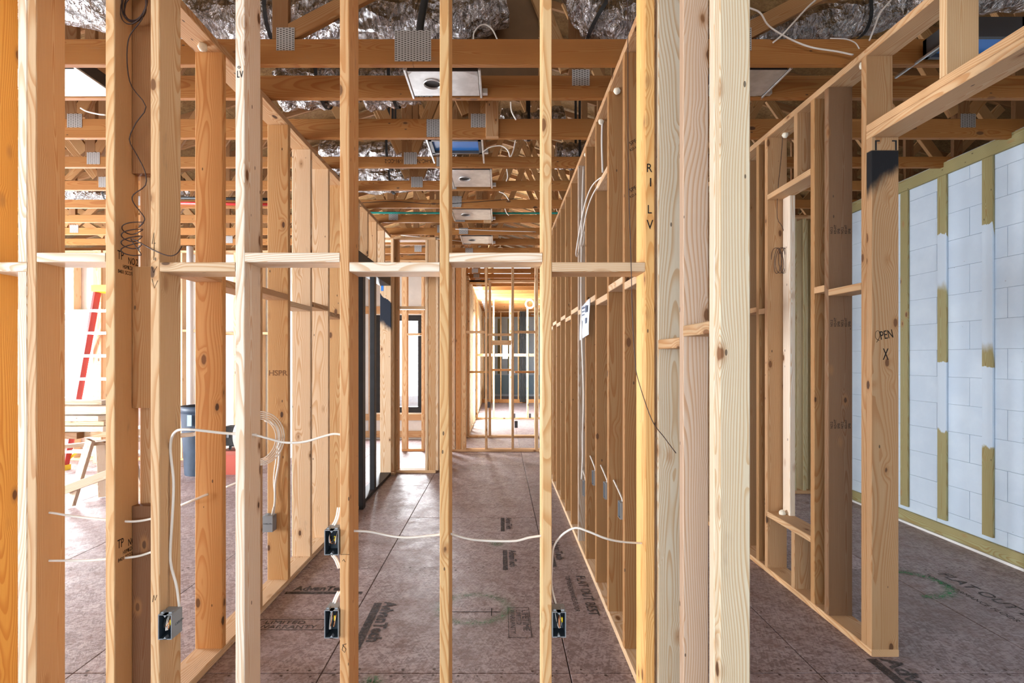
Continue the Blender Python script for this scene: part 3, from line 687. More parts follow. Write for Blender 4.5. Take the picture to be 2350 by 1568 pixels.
for k, y in enumerate((7.1, 7.5, 7.9, 8.3)): board('stud', wc, -.985, -.845, y, y + T, T, ZP, TAN)
board('bottom_plate', wc, -.985, -.845, 7.0, 8.4, 0, T, PINE); board('top_plate', wc, -.985, -.845, 7.0, 8.4, ZP, ZT, TAN)
wh = empty('wall_closet', structure=True)
board('bottom_plate', wh, X(922, 8.45), X(973, 8.45), 8.45, 8.59, 0, T, WARM)
board('top_plate', wh, -1.7, -1.0, 8.45, 8.59, ZP, ZT, PINE)
for a, b in ((922, 934), (967, 973)): board('stud', wh, X(a, 8.45), X(b, 8.45), 8.45, 8.59, T, ZP, PINE)
board('block', wh, X(934, 8.45), X(967, 8.45), 8.45, 8.59, Z(770, 8.45), Z(765, 8.45), PINE)

# ------------------------------------------------------------------ far walls down the corridor
wf = empty('wall_far', structure=True)
YF = 8.42
board('bottom_plate', wf, -.86, .66, YF, YF + W6, 0, T, PINE); board('top_plate', wf, -.86, .66, YF, YF + W6, ZP, ZT, TAN)
for (a, b, c) in ((1038, 1044, CREAM), (1046, 1058, WARM), (1058.5, 1069, PINE), (1113, 1118.5, TAN), (1174, 1179.5, TAN), (1228, 1235, PINE)):
    board('stud', wf, X(a, YF), X(b, YF), YF, YF + W6, T, ZP, c)
for (a, b, z) in ((1069.5, 1112.5, 1.957), (1119, 1173.5, 1.915), (1180, 1227.5, 1.957)): board('block', wf, X(a, YF), X(b, YF), YF, YF + W6, z - T / 2, z + T / 2, TAN)
wg = empty('wall_far_second', structure=True); YG = 9.9
board('bottom_plate', wg, -.64, .74, YG, YG + W6, 0, T, PINE); board('top_plate', wg, -.64, .74, YG, YG + W6, 2.99, 3.03, PINE)
for a, b, z1 in ((1072, 1077, 2.99), (1121, 1127, 2.99), (1227, 1234, 2.99)): board('stud', wg, X(a, YG), X(b, YG), YG, YG + W6, T, z1, TAN)
board('header', wg, X(1127.5, YG), X(1173, YG), YG, YG + T, 1.78, 1.87, TAN)
board('block', wg, X(1077.5, YG), X(1120.5, YG), YG, YG + W6, 1.24, 1.28, (0.62, 0.40, 0.16)); board('block', wg, X(1127.5, YG), X(1173, YG), YG, YG + W6, 1.28, 1.32, WARM); board('block', wg, X(1181, YG), X(1226.5, YG), YG, YG + W6, 1.24, 1.28, WARM)
board('header', wg, X(1077.5, YG), X(1120.5, YG), YG, YG + W6, Z(651, YG), Z(643, YG), (0.62, 0.40, 0.16))
wk = empty('wall_far_third', structure=True); YK = 12.9
board('bottom_plate', wk, -.62, 1.2, YK, YK + W6, 0, T, PINE); board('top_plate', wk, -.62, 1.2, YK, YK + W6, 2.99, 3.03, PINE)
for a in (1092, 1131, 1169, 1209, 1232): board('stud', wk, X(a, YK), X(a + 4, YK), YK, YK + W6, T, 2.99, (0.72, 0.55, 0.32))
for a, b in ((1096, 1130), (1136, 1168), (1174, 1208), (1214, 1231)): board('block', wk, X(a, YK), X(b, YK), YK, YK + W6, 1.57, 1.64, PALE)
wm = empty('wall_far_fourth', structure=True); YM = 17.6
board('bottom_plate', wm, -.62, 2.2, YM, YM + W6, 0, .12, WARM); board('top_plate', wm, -.62, 2.2, YM, YM + W6, ZP, ZT, PINE)
for k in range(9): board('stud', wm, -.6 + .3 * k, -.56 + .3 * k, YM, YM + W6, .12, ZP, (0.66, 0.44, 0.22))
# inner framing of the far left side wall
board('bottom_plate', wfs, -.70, -.61, 10.05, 20.5, 0, T, PALE)
board('top_plate', wfs, -.70, -.61, 10.05, 20.5, ZP, ZT, PALE)
for k in range(24): y = 10.1 + .42 * k; board('stud', wfs, -.70, -.61, y, y + T, T, ZP, (0.80, 0.72, 0.56))
wxr = empty('wall_far_right', structure=True)
board('bottom_plate', wxr, 1.70, 1.84, 8.8, 20.4, 0, T, PALE); board('top_plate', wxr, 1.70, 1.84, 8.8, 20.4, ZP, ZT, PALE)
for k in range(20): y = 8.9 + .55 * k; board('stud', wxr, 1.70, 1.84, y, y + T, T, ZP, (0.78, 0.70, 0.56))
for k, x in enumerate((-.5, -.1, .3, .7)): board('furring_strip', wend, x, x + W4, 20.575, 20.598, .9, 3.1, GREEN)
boxes('lower_panel', wend, [(-.7, 2, 20.55, 20.574, .1, .85)], plain('slate_blue_board', (0.25, 0.38, 0.50), .6))
# wall closing the side room in the distance
wq = empty('wall_side_room_back', structure=True)
board('bottom_plate', wq, 2.06, 3.74, 5.80, 5.94, 0, T, PINE); board('top_plate', wq, 2.06, 3.74, 5.80, 5.94, ZP, ZT, TAN)
for x in (3.30, 3.41, 3.50, 2.2, 2.6, 3.0): board('stud', wq, x, x + T, 5.80, 5.94, T, ZP, (0.52, 0.45, 0.26))
exec_far = None

# ------------------------------------------------------------------ ducts
def duct(pts, r, label, straps=1):
    rnd = random.Random(len(label) * 7 + int(r * 1000))
    ph = [rnd.uniform(0, 6.28) for _ in range(6)]
    def rf(i, k, p):
        s = i * .9
        return r * (1 + .06 * math.sin(i * 1.3 + ph[0]) + .05 * math.sin(k * 1.7 + i * .55 + ph[1]) + .035 * math.sin(k * 3.1 - i * 1.1 + ph[2]) + .03 * rnd.uniform(-1, 1))
    o = empty('flexible_duct', pts[0], label, 'duct')
    b = tube('foil_sleeve', o, pts, r, FOIL, 28, 12, rf=rf)
    path = smooth_path(pts, 12)
    for s in range(straps):
        i = int(len(path) * (s + 1) / (straps + 1)); c = path[i]; t = (path[i + 1] - path[i - 1]).normalized()
        u = t.cross(Vector((0, 0, 1))).normalized(); v = u.cross(t)
        ring = [c + (u * math.cos(a) + v * math.sin(a)) * r * 1.12 for a in [math.pi * (.0 + k / 12) + math.pi for k in range(13)]]
        ztop = roofz(c.x); pl = [Vector((ring[0].x, ring[0].y, ztop))] + ring + [Vector((ring[-1].x, ring[-1].y, ztop))]
        V, Fc = [], []
        for p in pl: V += [p - t * .011, p + t * .011]
        for k in range(len(pl) - 1): Fc.append((2 * k, 2 * k + 1, 2 * k + 3, 2 * k + 2))
        me = mesh('hanging_strap', V, Fc, BLKRUB); so = link('hanging_strap', me, o); md = so.modifiers.new('thickness', 'SOLIDIFY'); md.thickness = .002
    return o
duct([(-3.6, 3.10, 3.80), (-2.4, 3.10, 3.66), (-1.7, 3.09, 3.54), (-1.0, 3.09, 3.55), (-.35, 3.09, 3.54), (.0, 3.10, 3.68)], .135, 'foil duct sagging right behind the closest truss, above the large toothed plate')
duct([(.45, 3.05, 3.95), (.52, 3.04, 3.62), (.70, 3.04, 3.50), (1.0, 3.05, 3.62)], .125, 'foil duct bending down just left of the pale stud group')
duct([(1.25, 3.04, 3.40), (1.7, 3.03, 3.46), (2.1, 3.03, 3.53), (2.6, 3.03, 3.64), (3.2, 3.03, 3.7)], .10, 'foil duct above the side room wall at upper right')
duct([(-1.5, 3.52, 3.36), (-1.2, 3.51, 3.38), (-.98, 3.50, 3.40)], .13, 'short foil duct between second and third trusses, the left one')
duct([(-.92, 3.52, 3.36), (-.72, 3.50, 3.38), (-.56, 3.50, 3.40)], .13, 'short foil duct between second and third trusses, the right one')
duct([(-1.6, 4.66, 3.37), (-1.0, 4.66, 3.36), (-.4, 4.66, 3.45)], .12, 'foil duct behind the fourth truss in mid corridor')
duct([(-1.7, 5.25, 3.38), (-1.1, 5.25, 3.36), (-.3, 5.25, 3.48)], .14, 'foil duct behind the fifth truss in mid corridor')
duct([(.50, 4.66, 3.36), (.70, 4.66, 3.36), (1.2, 4.66, 3.42)], .11, 'small foil duct end next to the right corridor wall')
duct([(-5.2, 5.84, 3.42), (-4.4, 5.84, 3.39), (-3.6, 5.84, 3.46)], .13, 'foil duct over the far left room')
duct([(.0, 4.07, 3.40), (.22, 4.07, 3.36), (.5, 4.07, 3.42)], .10, 'foil duct piece beside the blue lined housing')
t = tube('black_hose', None, [P(985, -60, 2.894), P(975, 0, 2.894), P(967, 40, 2.894), P(962, 88, 2.894), P(961, 110, 2.894)], .021, BLKRUB, 10)
tag(t, 'black hose hanging in front of foil duct by the big toothed plate', 'hose')
boxesheet = boxes('insulation_board', None, [(X(1096, 3.1), X(1240, 3.1), 3.262, 3.285, 3.30, 3.9)], plain('brown_paper', (0.16, 0.085, 0.035), .6, 0, .4, .2, 3)); tag(boxesheet, 'dark brown board standing above the first truss right of the foil duct', 'board')

# ------------------------------------------------------------------ light housings between the trusses
def housing(xc, wd, ya, yb, label, hole=True, blue=False, mirror=1, hcol=GALV):
    zb = ZC + .006
    o = empty('light_housing', (xc, ya, zb), label, 'light housing')
    x0, x1 = xc - wd / 2, xc + wd / 2
    if not blue:
        n = 20; hx, hy, r = xc - wd * .18, (ya + yb) / 2, min(.05, (yb - ya) * .28)
        ring = [(hx + math.cos(2 * math.pi * k / n) * r, hy + math.sin(2 * math.pi * k / n) * r) for k in range(n)]
        out = []
        for k in range(n):
            a = 2 * math.pi * k / n; ca, sa = math.cos(a), math.sin(a)
            tx = ((x1 if ca > 0 else x0) - hx) / ca if abs(ca) > 1e-6 else 1e9; ty = ((yb if sa > 0 else ya) - hy) / sa if abs(sa) > 1e-6 else 1e9
            s = min(tx, ty); out.append((hx + ca * s, hy + sa * s))
        V = [(a, b, zb) for a, b in ring] + [(a, b, zb) for a, b in out]
        Fc = [(k, n + k, n + (k + 1) % n, (k + 1) % n) for k in range(n)]
        cor = [(x0, ya), (x1, ya), (x1, yb), (x0, yb)]
        for cx_, cy_ in cor:
            best = sorted(range(n), key=lambda k: (out[k][0] - cx_) ** 2 + (out[k][1] - cy_) ** 2)[:2]; V.append((cx_, cy_, zb)); Fc.append((n + best[0], len(V) - 1, n + best[1]))
        pan = link('bottom_pan', mesh('bottom_pan', V, Fc, hcol), o); md = pan.modifiers.new('t', 'SOLIDIFY'); md.thickness = .0015
        V, Fc = [], []
        for k in range(n):
            a = 2 * math.pi * k / n
            for (rr, zz) in ((r, zb + .05), (r, zb - .007), (r * 1.06, zb - .007), (r * 1.08, zb)): V.append((hx + math.cos(a) * rr, hy + math.sin(a) * rr, zz))
        for k in range(n):
            for q in range(3): a, b = k * 4 + q, ((k + 1) % n) * 4 + q; Fc.append((a, b, b + 1, a + 1))
        link('collar', mesh('collar', V, Fc, GALV, True), o)
        dv, df = [], []; disc(dv, df, (hx, hy), r * .995, 20, zb + .004); link('opening', mesh('opening', dv, df, BLKRUB), o)  # black disc closes the hole, painted-in shade for the inside of the can
        boxes('can', o, [(x0 + .002, x0 + .004, ya, yb, zb, zb + .09), (x1 - .004, x1 - .002, ya, yb, zb, zb + .09), (x0 + .002, x1 - .002, ya, ya + .002, zb, zb + .09), (x0, x1, ya, yb, zb + .088, zb + .09), (x0, x1, yb - .002, yb, zb, zb + .09)], DKMET)
    else:
        t_ = .022
        boxes('rim', o, [(x0, x1, ya, ya + t_, zb, zb + .10), (x0, x1, yb - t_, yb, zb, zb + .10), (x0, x0 + t_, ya, yb, zb, zb + .10), (x1 - t_, x1, ya, yb, zb, zb + .10)], DKMET)
        boxes('blue_lining', o, [(x0 + t_, x1 - t_, ya + t_, yb - t_, zb + .02, zb + .026)], BLUEM)
    for s, xx in ((-1, x0), (1, x1)):
        board('hanger_bar', o, xx + (-.018 if s < 0 else .004), xx + (-.004 if s < 0 else .018), ya - .02, yb + .03 if not blue else yb + .18, zb - .006, zb + .006, mat=GALV)
    boxes('bracket', o, [(x1 + .02, x1 + .05, yb - .03, yb, zb, zb + .03)], GALV)
housing(X(1022, 3.08), .40, 2.915, 3.185, 'galvanised light housing with round collar between first and second trusses')
housing(X(1046, 3.95), .39, 3.84, 4.10, 'black rimmed light housing with bright blue lining', blue=True)
housing(X(1082, 4.66), .34, 4.44, 4.88, 'galvanised light housing behind the blue lined one')
housing(X(1084, 5.84), .42, 5.62, 6.05, 'galvanised light housing over the middle of the corridor')
housing(X(1095, 7.1), .40, 6.86, 7.30, 'small galvanised light housing far down the corridor')
housing(X(183, 3.08) - .12, .50, 2.89, 3.19, 'light housing with silver base over left room near the doubled stud')
housing(X(1700, 3.08), .36, 2.90, 3.19, 'flat silver housing partly hidden by the pale stud group')
hb = housing(X(2225, 2.72), .36, 2.60, 2.80, 'blue lined housing above the door header at upper right', blue=True)

# ------------------------------------------------------------------ cables
def cable(pts, label, r=.0035, mat=CABLE, name='cable', cat='cable', flat=1.0, seg=8, n=6):
    return tag(tube(name, None, pts, r, mat, seg, n, flat), label, cat)
YC1 = 2.16
def PP(l, Y): return [P(a, b, Y) for a, b in l]
cable(PP([(100, 1176), (125, 1178), (160, 1184), (200, 1189), (242, 1193), (290, 1197), (320, 1196), (352, 1190)], 2.15), 'white cable through low studs at far left, the upper of two', .0050)
cable(PP([(90, 1286), (115, 1287), (150, 1287), (200, 1287), (242, 1284), (285, 1281), (320, 1276), (352, 1266)], 2.15), 'white cable through low studs at far left, the lower of two', .0050)
cable([P(590, 998, 2.16), P(541, 996, 2.14), P(510, 994, 2.12), P(430, 986, 2.07), P(400, 994, 2.10), P(391, 1030, 2.15), P(398, 1100, 2.15), P(397, 1160, 2.15), P(391, 1260, 2.15), P(393, 1300, 2.15), P(405, 1345, 2.15), P(412, 1398, 2.15)], 'white cable arching over and down the stud into lowest left outlet box', .0055)
cable(PP([(552, 996), (586, 999), (620, 1008), (655, 1016), (700, 1014), (745, 1001), (770, 996), (795, 1001)], 2.16), 'white cable spanning from cream stud to reddish stud at waist height', .0050)
cable(PP([(790, 1219), (815, 1219), (850, 1221), (900, 1231), (935, 1234), (975, 1231), (1020, 1226)], 2.16), 'white cable sagging across the corridor, left span', .0050)
cable(PP([(1022, 1224), (1036, 1226), (1070, 1236), (1110, 1241), (1180, 1242), (1215, 1234), (1256, 1228)], 2.16), 'white cable sagging across the corridor, right span', .0050)
cable([P(1277, 1392, 2.16), P(1266, 1345, 2.16), P(1267, 1290, 2.15), P(1271, 1255, 2.13), P(1290, 1228, 2.10), P(1320, 1212, 2.06), P(1350, 1220, 2.05), P(1390, 1236, 2.06), P(1430, 1244, 2.10), P(1490, 1248, 2.16)], 'white cable arching from right outlet box to the orange stud', .0045)
for k, (a, b, la) in enumerate((([(781, 1165), (776, 1190), (765, 1213)], 0, 'pair of cables entering upper outlet box beside reddish stud'), ([(766, 1274), (774, 1285), (782, 1305)], 0, 'pair of cables leaving bottom of the upper outlet box'), ([(781, 1358), (773, 1375), (764, 1400)], 0, 'pair of cables entering lower outlet box beside reddish stud'))):
    o = empty('cable_pair', P(a[0][0], a[0][1], 2.14), la, 'cable')
    for d in (0, 5): tube('cable', o, PP([(x - d, y) for x, y in a], 2.14 + .008 * (d > 0)), .0042, CABLE)
# dark wire coil and drop at upper left
def coil(cx, cz, Y, rx, rz, turns, rnd, squash=1.0, n=20):
    pts = []
    for i in range(turns * n):
        a = 2 * math.pi * i / n; j = i / n
        pts.append(Vector((cx + math.cos(a) * rx * (1 - .22 * rnd.random() * .3 - .05 * (j % 3)) + .006 * math.sin(j * 2.1), Y + .01 * math.sin(a * .5 + j), cz + math.sin(a + .2) * rz * (1 - .06 * (j % 2)) + .012 * math.sin(j * 1.7))))
    return pts
rn = random.Random(3)
c1 = P(308, 14, 2.13)
pts = coil(c1.x, c1.z, 2.13, .056, .072, 5, rn) + PP([(325, 45), (300, 78), (292, 110), (293, 160), (303, 200), (335, 245), (312, 282), (297, 320), (312, 352), (332, 392), (334, 425), (306, 447), (306, 465), (325, 490), (332, 505), (318, 522)], 2.13)
c2 = P(307, 533, 2.13)
pts += [Vector((c2.x + math.cos(a * .52) * .042, 2.125 + .01 * math.sin(a), c2.z + .03 - a * .0024 + math.sin(a * .52 + .3) * .018)) for a in range(0, 48, 1)]
pts += [P(300, 548, 2.12), P(330, 562, 2.10), P(352, 574, 2.078), P(385, 587, 2.075), P(405, 583, 2.08), P(418, 565, 2.10)]
cable(pts, 'thin brown wire with two coils hanging beside backing blocks at upper left', .0022, BROWNW, 'coiled_wire', 'wire', seg=6, n=3)
cable(PP([(1440, -20), (1441, 150), (1442, 400), (1447, 560), (1452, 740), (1458, 830), (1464, 870), (1495, 962), (1525, 1005), (1551, 1040)], 2.06)[:-3] + [P(1495, 962, 2.04), P(1525, 1005, 1.95), P(1551, 1040, 1.80)], 'thin brown wire falling past the orange stud to the right', .0017, BROWNW, 'thin_wire', 'wire', seg=6)
pts = PP([(1797, 303), (1792, 370), (1785, 440), (1784, 500), (1795, 520), (1806, 560)], 3.64)
cc = P(1792, 598, 3.62); pts += [Vector((cc.x + math.cos(a * .6) * .03 + .0016 * (24 - a), 3.62 + .01 * math.sin(a), cc.z + math.sin(a * .6) * .09)) for a in range(48)]
cable(pts, 'thin brown wire coiled on pale stud of the side room wall', .0018, BROWNW, 'coiled_wire', 'wire', seg=6, n=3)
# cables of the right corridor wall
XC = XR0 - .006
def onright(px, py, dx=-.006):
    x = XR0 + dx; Y = x * FPX / (px - VX); return Vector((x, Y, EYE - (py - VY) * Y / FPX))
cable([onright(1339, 383, .02), onright(1336, 470), onright(1334, 600, -.01), onright(1334, 740, -.034), onright(1339, 900, -.012), onright(1337, 1000), onright(1337, 1050), onright(1335, 1100)], 'long white cable running down the right corridor wall past the paper', .006)
cable([P(1382, 278, 3.40), P(1381, 330, 3.40), P(1383, 396, 3.40)], 'short white cable below foam plug on right corridor wall', .006)
for k, (pp, la) in enumerate((([(1390, 400), (1360, 425), (1342, 470), (1330, 530), (1322, 580), (1326, 585), (1334, 540)], 'looped white cable end hanging near the top of right corridor wall, left loop'), ([(1388, 408), (1364, 440), (1348, 480), (1338, 530), (1333, 560), (1338, 564), (1342, 530)], 'looped white cable end hanging near the top of right corridor wall, right loop'))):
    cable([P(a, b, 3.30 + .12 * i) for i, (a, b) in enumerate(pp)], la, .0045)
for pp, lab in (([(1720, 18), (1745, 30), (1765, 60), (1810, 88), (1860, 108), (1920, 118), (1958, 126)], 'white cable drooping across the foil duct at upper right'), ([(1872, 0), (1850, 20), (1800, 75), (1774, 98)], 'pair of white cables descending over foil duct at upper right'), ([(2045, 0), (2020, 30), (2008, 60), (1995, 93)], 'white cable dropping to top plate of side room wall')):
    cable(PP(pp, 2.78), lab, .0045)
cable(PP([(1905, 88), (1940, 90), (1962, 98), (1972, 112)], 2.80), 'short thin cable end lying over side room top plate', .003)
cable(PP([(1086, 92), (1088, 75), (1100, 60), (1115, 57), (1130, 68), (1142, 92)], 3.0), 'white cable loop standing above the first truss', .004)
for pp, Y, lab in (([(1172, 234), (1174, 255), (1184, 275)], 3.2425, 'white cable bit between the second and third trusses'), ([(1183, 322), (1178, 345), (1172, 360)], 3.8225, 'white cable bit between third and fourth trusses'), ([(1107, 350), (1125, 338), (1150, 335), (1165, 345), (1170, 360)], 3.8225, 'curved white cable beside the blue lined housing'), ([(1163, 388), (1165, 405), (1162, 416)], 4.4025, 'white cable bit under the fourth truss'), ([(1145, 440), (1158, 446), (1168, 460)], 4.9925, 'thin white cable bit near the fifth truss'), ([(1158, 476), (1162, 488), (1168, 495)], 5.5825, 'thin white cable bit near the sixth truss'), ([(185, 248), (200, 256), (225, 262), (242, 264)], 3.2425, 'thin grey cable over left room near toothed plate'), ([(1120, 560), (1040, 552), (920, 540)], 7.345, 'grey cable crossing above far corridor'), ([(1230, 532), (1140, 530), (1045, 526)], 6.7355, 'white cable bundle crossing above the corridor end')):
    cable(PP(pp, Y), lab, .0045)
cable([(-1.9, 6.11, 3.255), (-.5, 6.115, 3.25), (.6, 6.115, 3.25), (1.7, 6.11, 3.26)], 'teal pipe running across the trusses over mid corridor', .012, GREENP, 'water_pipe', 'pipe')
cable(PP([(690, 455), (800, 466), (900, 462), (1010, 468), (1200, 455)], 5.50), 'thin black cable stretched along the fifth truss', .003, BLKRUB)
cable([P(390, 466, 5.523), P(640, 470, 5.523)], 'red pipe over the left room', .016, REDP, 'water_pipe', 'pipe'); cable([P(390, 454, 5.523), P(640, 458, 5.523)], 'black pipe over left room just above the red one', .016, BLKRUB, 'water_pipe', 'pipe')
# cables on the left corridor wall
cable(PP([(608, 965), (625, 972), (638, 985), (641, 1010), (640, 1060), (632, 1110), (631, 1150), (627, 1182)], 3.44), 'white cable dropping down the knotty stud into grey side box', .0075)
cable(PP([(640, 1000), (634, 1050), (628, 1100), (632, 1150)], 3.45), 'second thinner white cable behind the first on the knotty stud', .004)
cable([P(415, 1160, 2.62), P(440, 1150, 2.60), P(478, 1134, 2.63)], 'white cable entering hole in the red grained stud', .006)
cable([P(520, 1118, 3.06), P(540, 1110, 3.06), P(570, 1100, 3.06)], 'short white cable glimpsed left of the cream stud', .006)
cc = P(588, 1008, 3.02)
o = empty('cable_coil', cc, 'coil of white cable hanging behind the cream stud', 'cable coil')
for k in range(5):
    rr = .115 + .009 * k; tube('loop', o, [(cc.x + math.cos(a) * rr, cc.y + .008 * k + .01 * math.sin(2 * a), cc.z + math.sin(a) * rr * 1.05) for a in [2 * math.pi * i / 24 for i in range(25)]], .0035, CABLE, 6, 2)

# ------------------------------------------------------------------ outlet boxes
def outlet(x0, x1, z0, z1, label, yf=YA - .012, d=.07):
    o = empty('outlet_box', ((x0 + x1) / 2, yf, z0), label, 'outlet box'); t_ = .0025
    b = boxes('shell', o, [(x0, x0 + t_, yf, yf + d, z0, z1), (x1 - t_, x1, yf, yf + d, z0, z1), (x0 + t_, x1 - t_, yf, yf + d, z0, z0 + t_), (x0 + t_, x1 - t_, yf, yf + d, z1 - t_, z1)], BOXGR)
    boxes('lining', o, [(x0 + t_, x1 - t_, yf + d - .003, yf + d, z0 + t_, z1 - t_), (x0 + t_, x0 + t_ + .001, yf + .004, yf + d - .003, z0 + t_, z1 - t_), (x1 - t_ - .001, x1 - t_, yf + .004, yf + d - .003, z0 + t_, z1 - t_), (x0 + t_ + .001, x1 - t_ - .001, yf + .004, yf + d - .003, z0 + t_, z0 + t_ + .001)], BOXIN)
    xm = (x0 + x1) / 2
    for z, s in ((z1, -1), (z0, 1)):
        V = [(xm - .008, yf, z), (xm + .008, yf, z), (xm, yf, z + s * .012), (xm - .008, yf + .02, z), (xm + .008, yf + .02, z), (xm, yf + .02, z + s * .012)]
        link('screw_tab', mesh('screw_tab', V, [(0, 1, 2), (5, 4, 3), (0, 2, 5, 3), (1, 4, 5, 2), (0, 3, 4, 1)], BOXGR), o)
    boxes('clamp', o, [(x0 + .006, x0 + .016, yf + .01, yf + .03, z1, z1 + .006), (x1 - .018, x1 - .006, yf + .01, yf + .03, z1, z1 + .006)], BOXGR)
    rr = random.Random(int(abs(x0) * 1000 + z0 * 77)); h = z1 - z0
    for k, m in enumerate((BLKRUB, CABLE, COPPER, BLKRUB, CABLE, YELLOW, COPPER)):
        xa = x0 + .012 + (x1 - x0 - .024) * rr.random(); xb = x0 + .012 + (x1 - x0 - .024) * rr.random()
        if m is YELLOW: tube('wire_nut', o, [(xa, yf + .02, z1 - .03), (xa, yf + .02, z1 - .05)], .004, m, 8, 1); continue
        tube('wire', o, [(xa, yf + .05, z1 - .006), (xa, yf + .02, z1 - .03), ((xa + xb) / 2, yf + .010, z0 + .03 + .02 * rr.random()), (xb, yf + .02, z0 + h * .45), (xb, yf + .045, z0 + h * .6)], .0016, m, 6, 4)
    return o
s1 = .0017667
o = outlet(-1.380, -1.325, Z(1465, YA), Z(1408, YA), 'grey outlet box low on the third stud from the left')
text('embossed_lettering', o, 'CARLON', .014, face_px((-1.3247, 2.10, Z(1440, YA))), BOXIN)
outlet(-.652 - .057, -.652, Z(1272, YA), Z(1215, YA), 'upper grey outlet box on the reddish stud')
outlet(-.652 - .057, -.652, Z(1462, YA), Z(1398, YA), 'lower grey outlet box on the reddish stud')
outlet(.210, .265, Z(1460, YA), Z(1402, YA), 'grey outlet box low on the right of the two bright corridor studs')
# box on the left corridor wall opening into the left room
xs, zs = X(602, 3.40), Z(1222, 3.40)
o = empty('outlet_box', (xs, 3.40, zs), 'grey outlet box on knotty stud of the left corridor wall', 'outlet box')
boxes('shell', o, [(xs, xs + .066, 3.402, 3.464, zs, zs + .105)], BOXGR); boxes('clamp', o, [(xs + .01, xs + .03, 3.42, 3.44, zs + .105, zs + .115)], BOXGR)
tube('cable', o, [(xs + .05, 3.43, zs + .104), (xs + .062, 3.43, zs + .16)], .005, CABLE)
text('embossed_lettering', o, 'CARLON', .014, face_cam((xs + .006, 3.4015, zs + .05)), BOXIN)
# switch boxes in the right corridor wall
for (px, py0, py1, si, la) in ((1426, 1155, 1193, 0, 'nearest'), (1390, 1110, 1147, 1, 'second'), (1360, 1083, 1115, 2, 'third'), (1336, 1105, 1140, 3, 'fourth')):
    x0 = XR0 - .012; y0 = RY[si] + T + .0005; y1 = y0 + .055; z0, z1 = Z(py1, y0), Z(py0, y0)
    o = empty('switch_box', (x0, y0, z0), f'{la} grey switch box along the right corridor wall', 'switch box')
    t_ = .0025; x1 = x0 + .07
    boxes('shell', o, [(x0, x1, y0, y0 + t_, z0, z1), (x0, x1, y1 - t_, y1, z0, z1), (x0, x1, y0 + t_, y1 - t_, z0, z0 + t_), (x0, x1, y0 + t_, y1 - t_, z1 - t_, z1)], BOXGR)
    boxes('lining', o, [(x1 - .004, x1 - .001, y0 + t_, y1 - t_, z0 + t_, z1 - t_)], BOXIN)
    tube('cable', o, [(x0 + .02, y0 + .03, z1 - .003), (x0 + .022, y0 + .05, z1 + .008), (x0 + .03, y0 + .16, z1 + .02), (x0 + .042, y0 + .34, z1 + .035), (x0 + .044, y0 + .39, z1 + .035)], .005, CABLE)
# boxes on the far studs
for (px, py, Y, la) in ((1181, 975, 8.40, 'small grey box low on far corridor stud, the nearer one'), (1119, 930, 9.88, 'small grey box on left stud of the second far wall'), (1178, 955, 12.8, 'tiny dark box low in the far room, left one'), (1214, 955, 12.8, 'tiny dark box low in the far room, right one')):
    p = P(px, py, Y); o = boxes('outlet_box', None, [(p.x, p.x + .05, Y - .012, Y + .03, p.z - .05, p.z + .06)], DKMET); tag(o, la, 'outlet box')
# ------------------------------------------------------------------ foam plugs at the top plates
def plug(p, r, la):
    bm = bmesh.new(); bmesh.ops.create_icosphere(bm, subdivisions=2, radius=r)
    for v in bm.verts: v.co *= 1 + random.uniform(-.12, .12); v.co.z *= 1.1
    me = bpy.data.meshes.new('foam_plug'); bm.to_mesh(me); bm.free(); me.materials.append(FOAM)
    for q in me.polygons: q.use_smooth = True
    o = link('foam_plug', me); place(o, Matrix.Translation(p)); tag(o, la, 'foam plug')
plug((.68, RY[1] - .03 + .0, ZP - .012), .020, 'round foam plug under right wall top plate, nearest one')
plug((.665, 3.40 - .0, ZP - .010), .018, 'round foam plug under right wall top plate, above short cable')
plug((.66, 3.95, ZP - .010), .018, 'round foam plug under right wall top plate, above the long cable')
plug((1.99, 3.60, ZP - .012), .020, 'round foam plug above coiled wire on side room wall')
plug((1.93, 2.74, ZP - .014), .020, 'foam blob at top of the doubled side room stud')
plug((-1.49, 2.58, ZP - .012), .022, 'foam blob under left wall top plate in front of red grained stud')
plug((1.97, 3.60, .446), .022, 'white foam blob lying on the low sill')

# ------------------------------------------------------------------ paper on the right wall
Ya, Yb_ = 3.64, 4.06
V, Fc = [], []; n = 6
for i in range(n + 1):
    for j in range(9):
        u, v = i / n, j / 8; y = Ya + (Yb_ - Ya) * (u if j else u); z = Z(685, Ya) - .03 * u - v * .255 - .0 * u
        V.append((XR0 - .003 - .012 * math.sin(v * 2.4) * v - .004 * math.sin(u * 3.1), y, z))
for i in range(n):
    for j in range(8): a = i * 9 + j; Fc.append((a, a + 1, a + 10, a + 9))
o = link('paper_notice', mesh('paper_notice', V, Fc, PAPER, True)); md = o.modifiers.new('t', 'SOLIDIFY'); md.thickness = .0006
tag(o, 'white printed sheet pinned to the right corridor wall', 'paper')
zt = Z(685, Ya)
for (a, b, c, d) in ((.10, .30, .02, .07), (.14, .30, .11, .15), (.66, .86, .12, .18), (.45, .85, .02, .03), (.45, .80, .05, .056), (.45, .85, .075, .08)):
    x_ = XR0 - .017
    boxes('printed_block', o, [(x_ - .0006, x_, Ya + .02 + a * .36, Ya + .02 + b * .36, zt - d - .02, zt - c - .02)], PAPERINK)

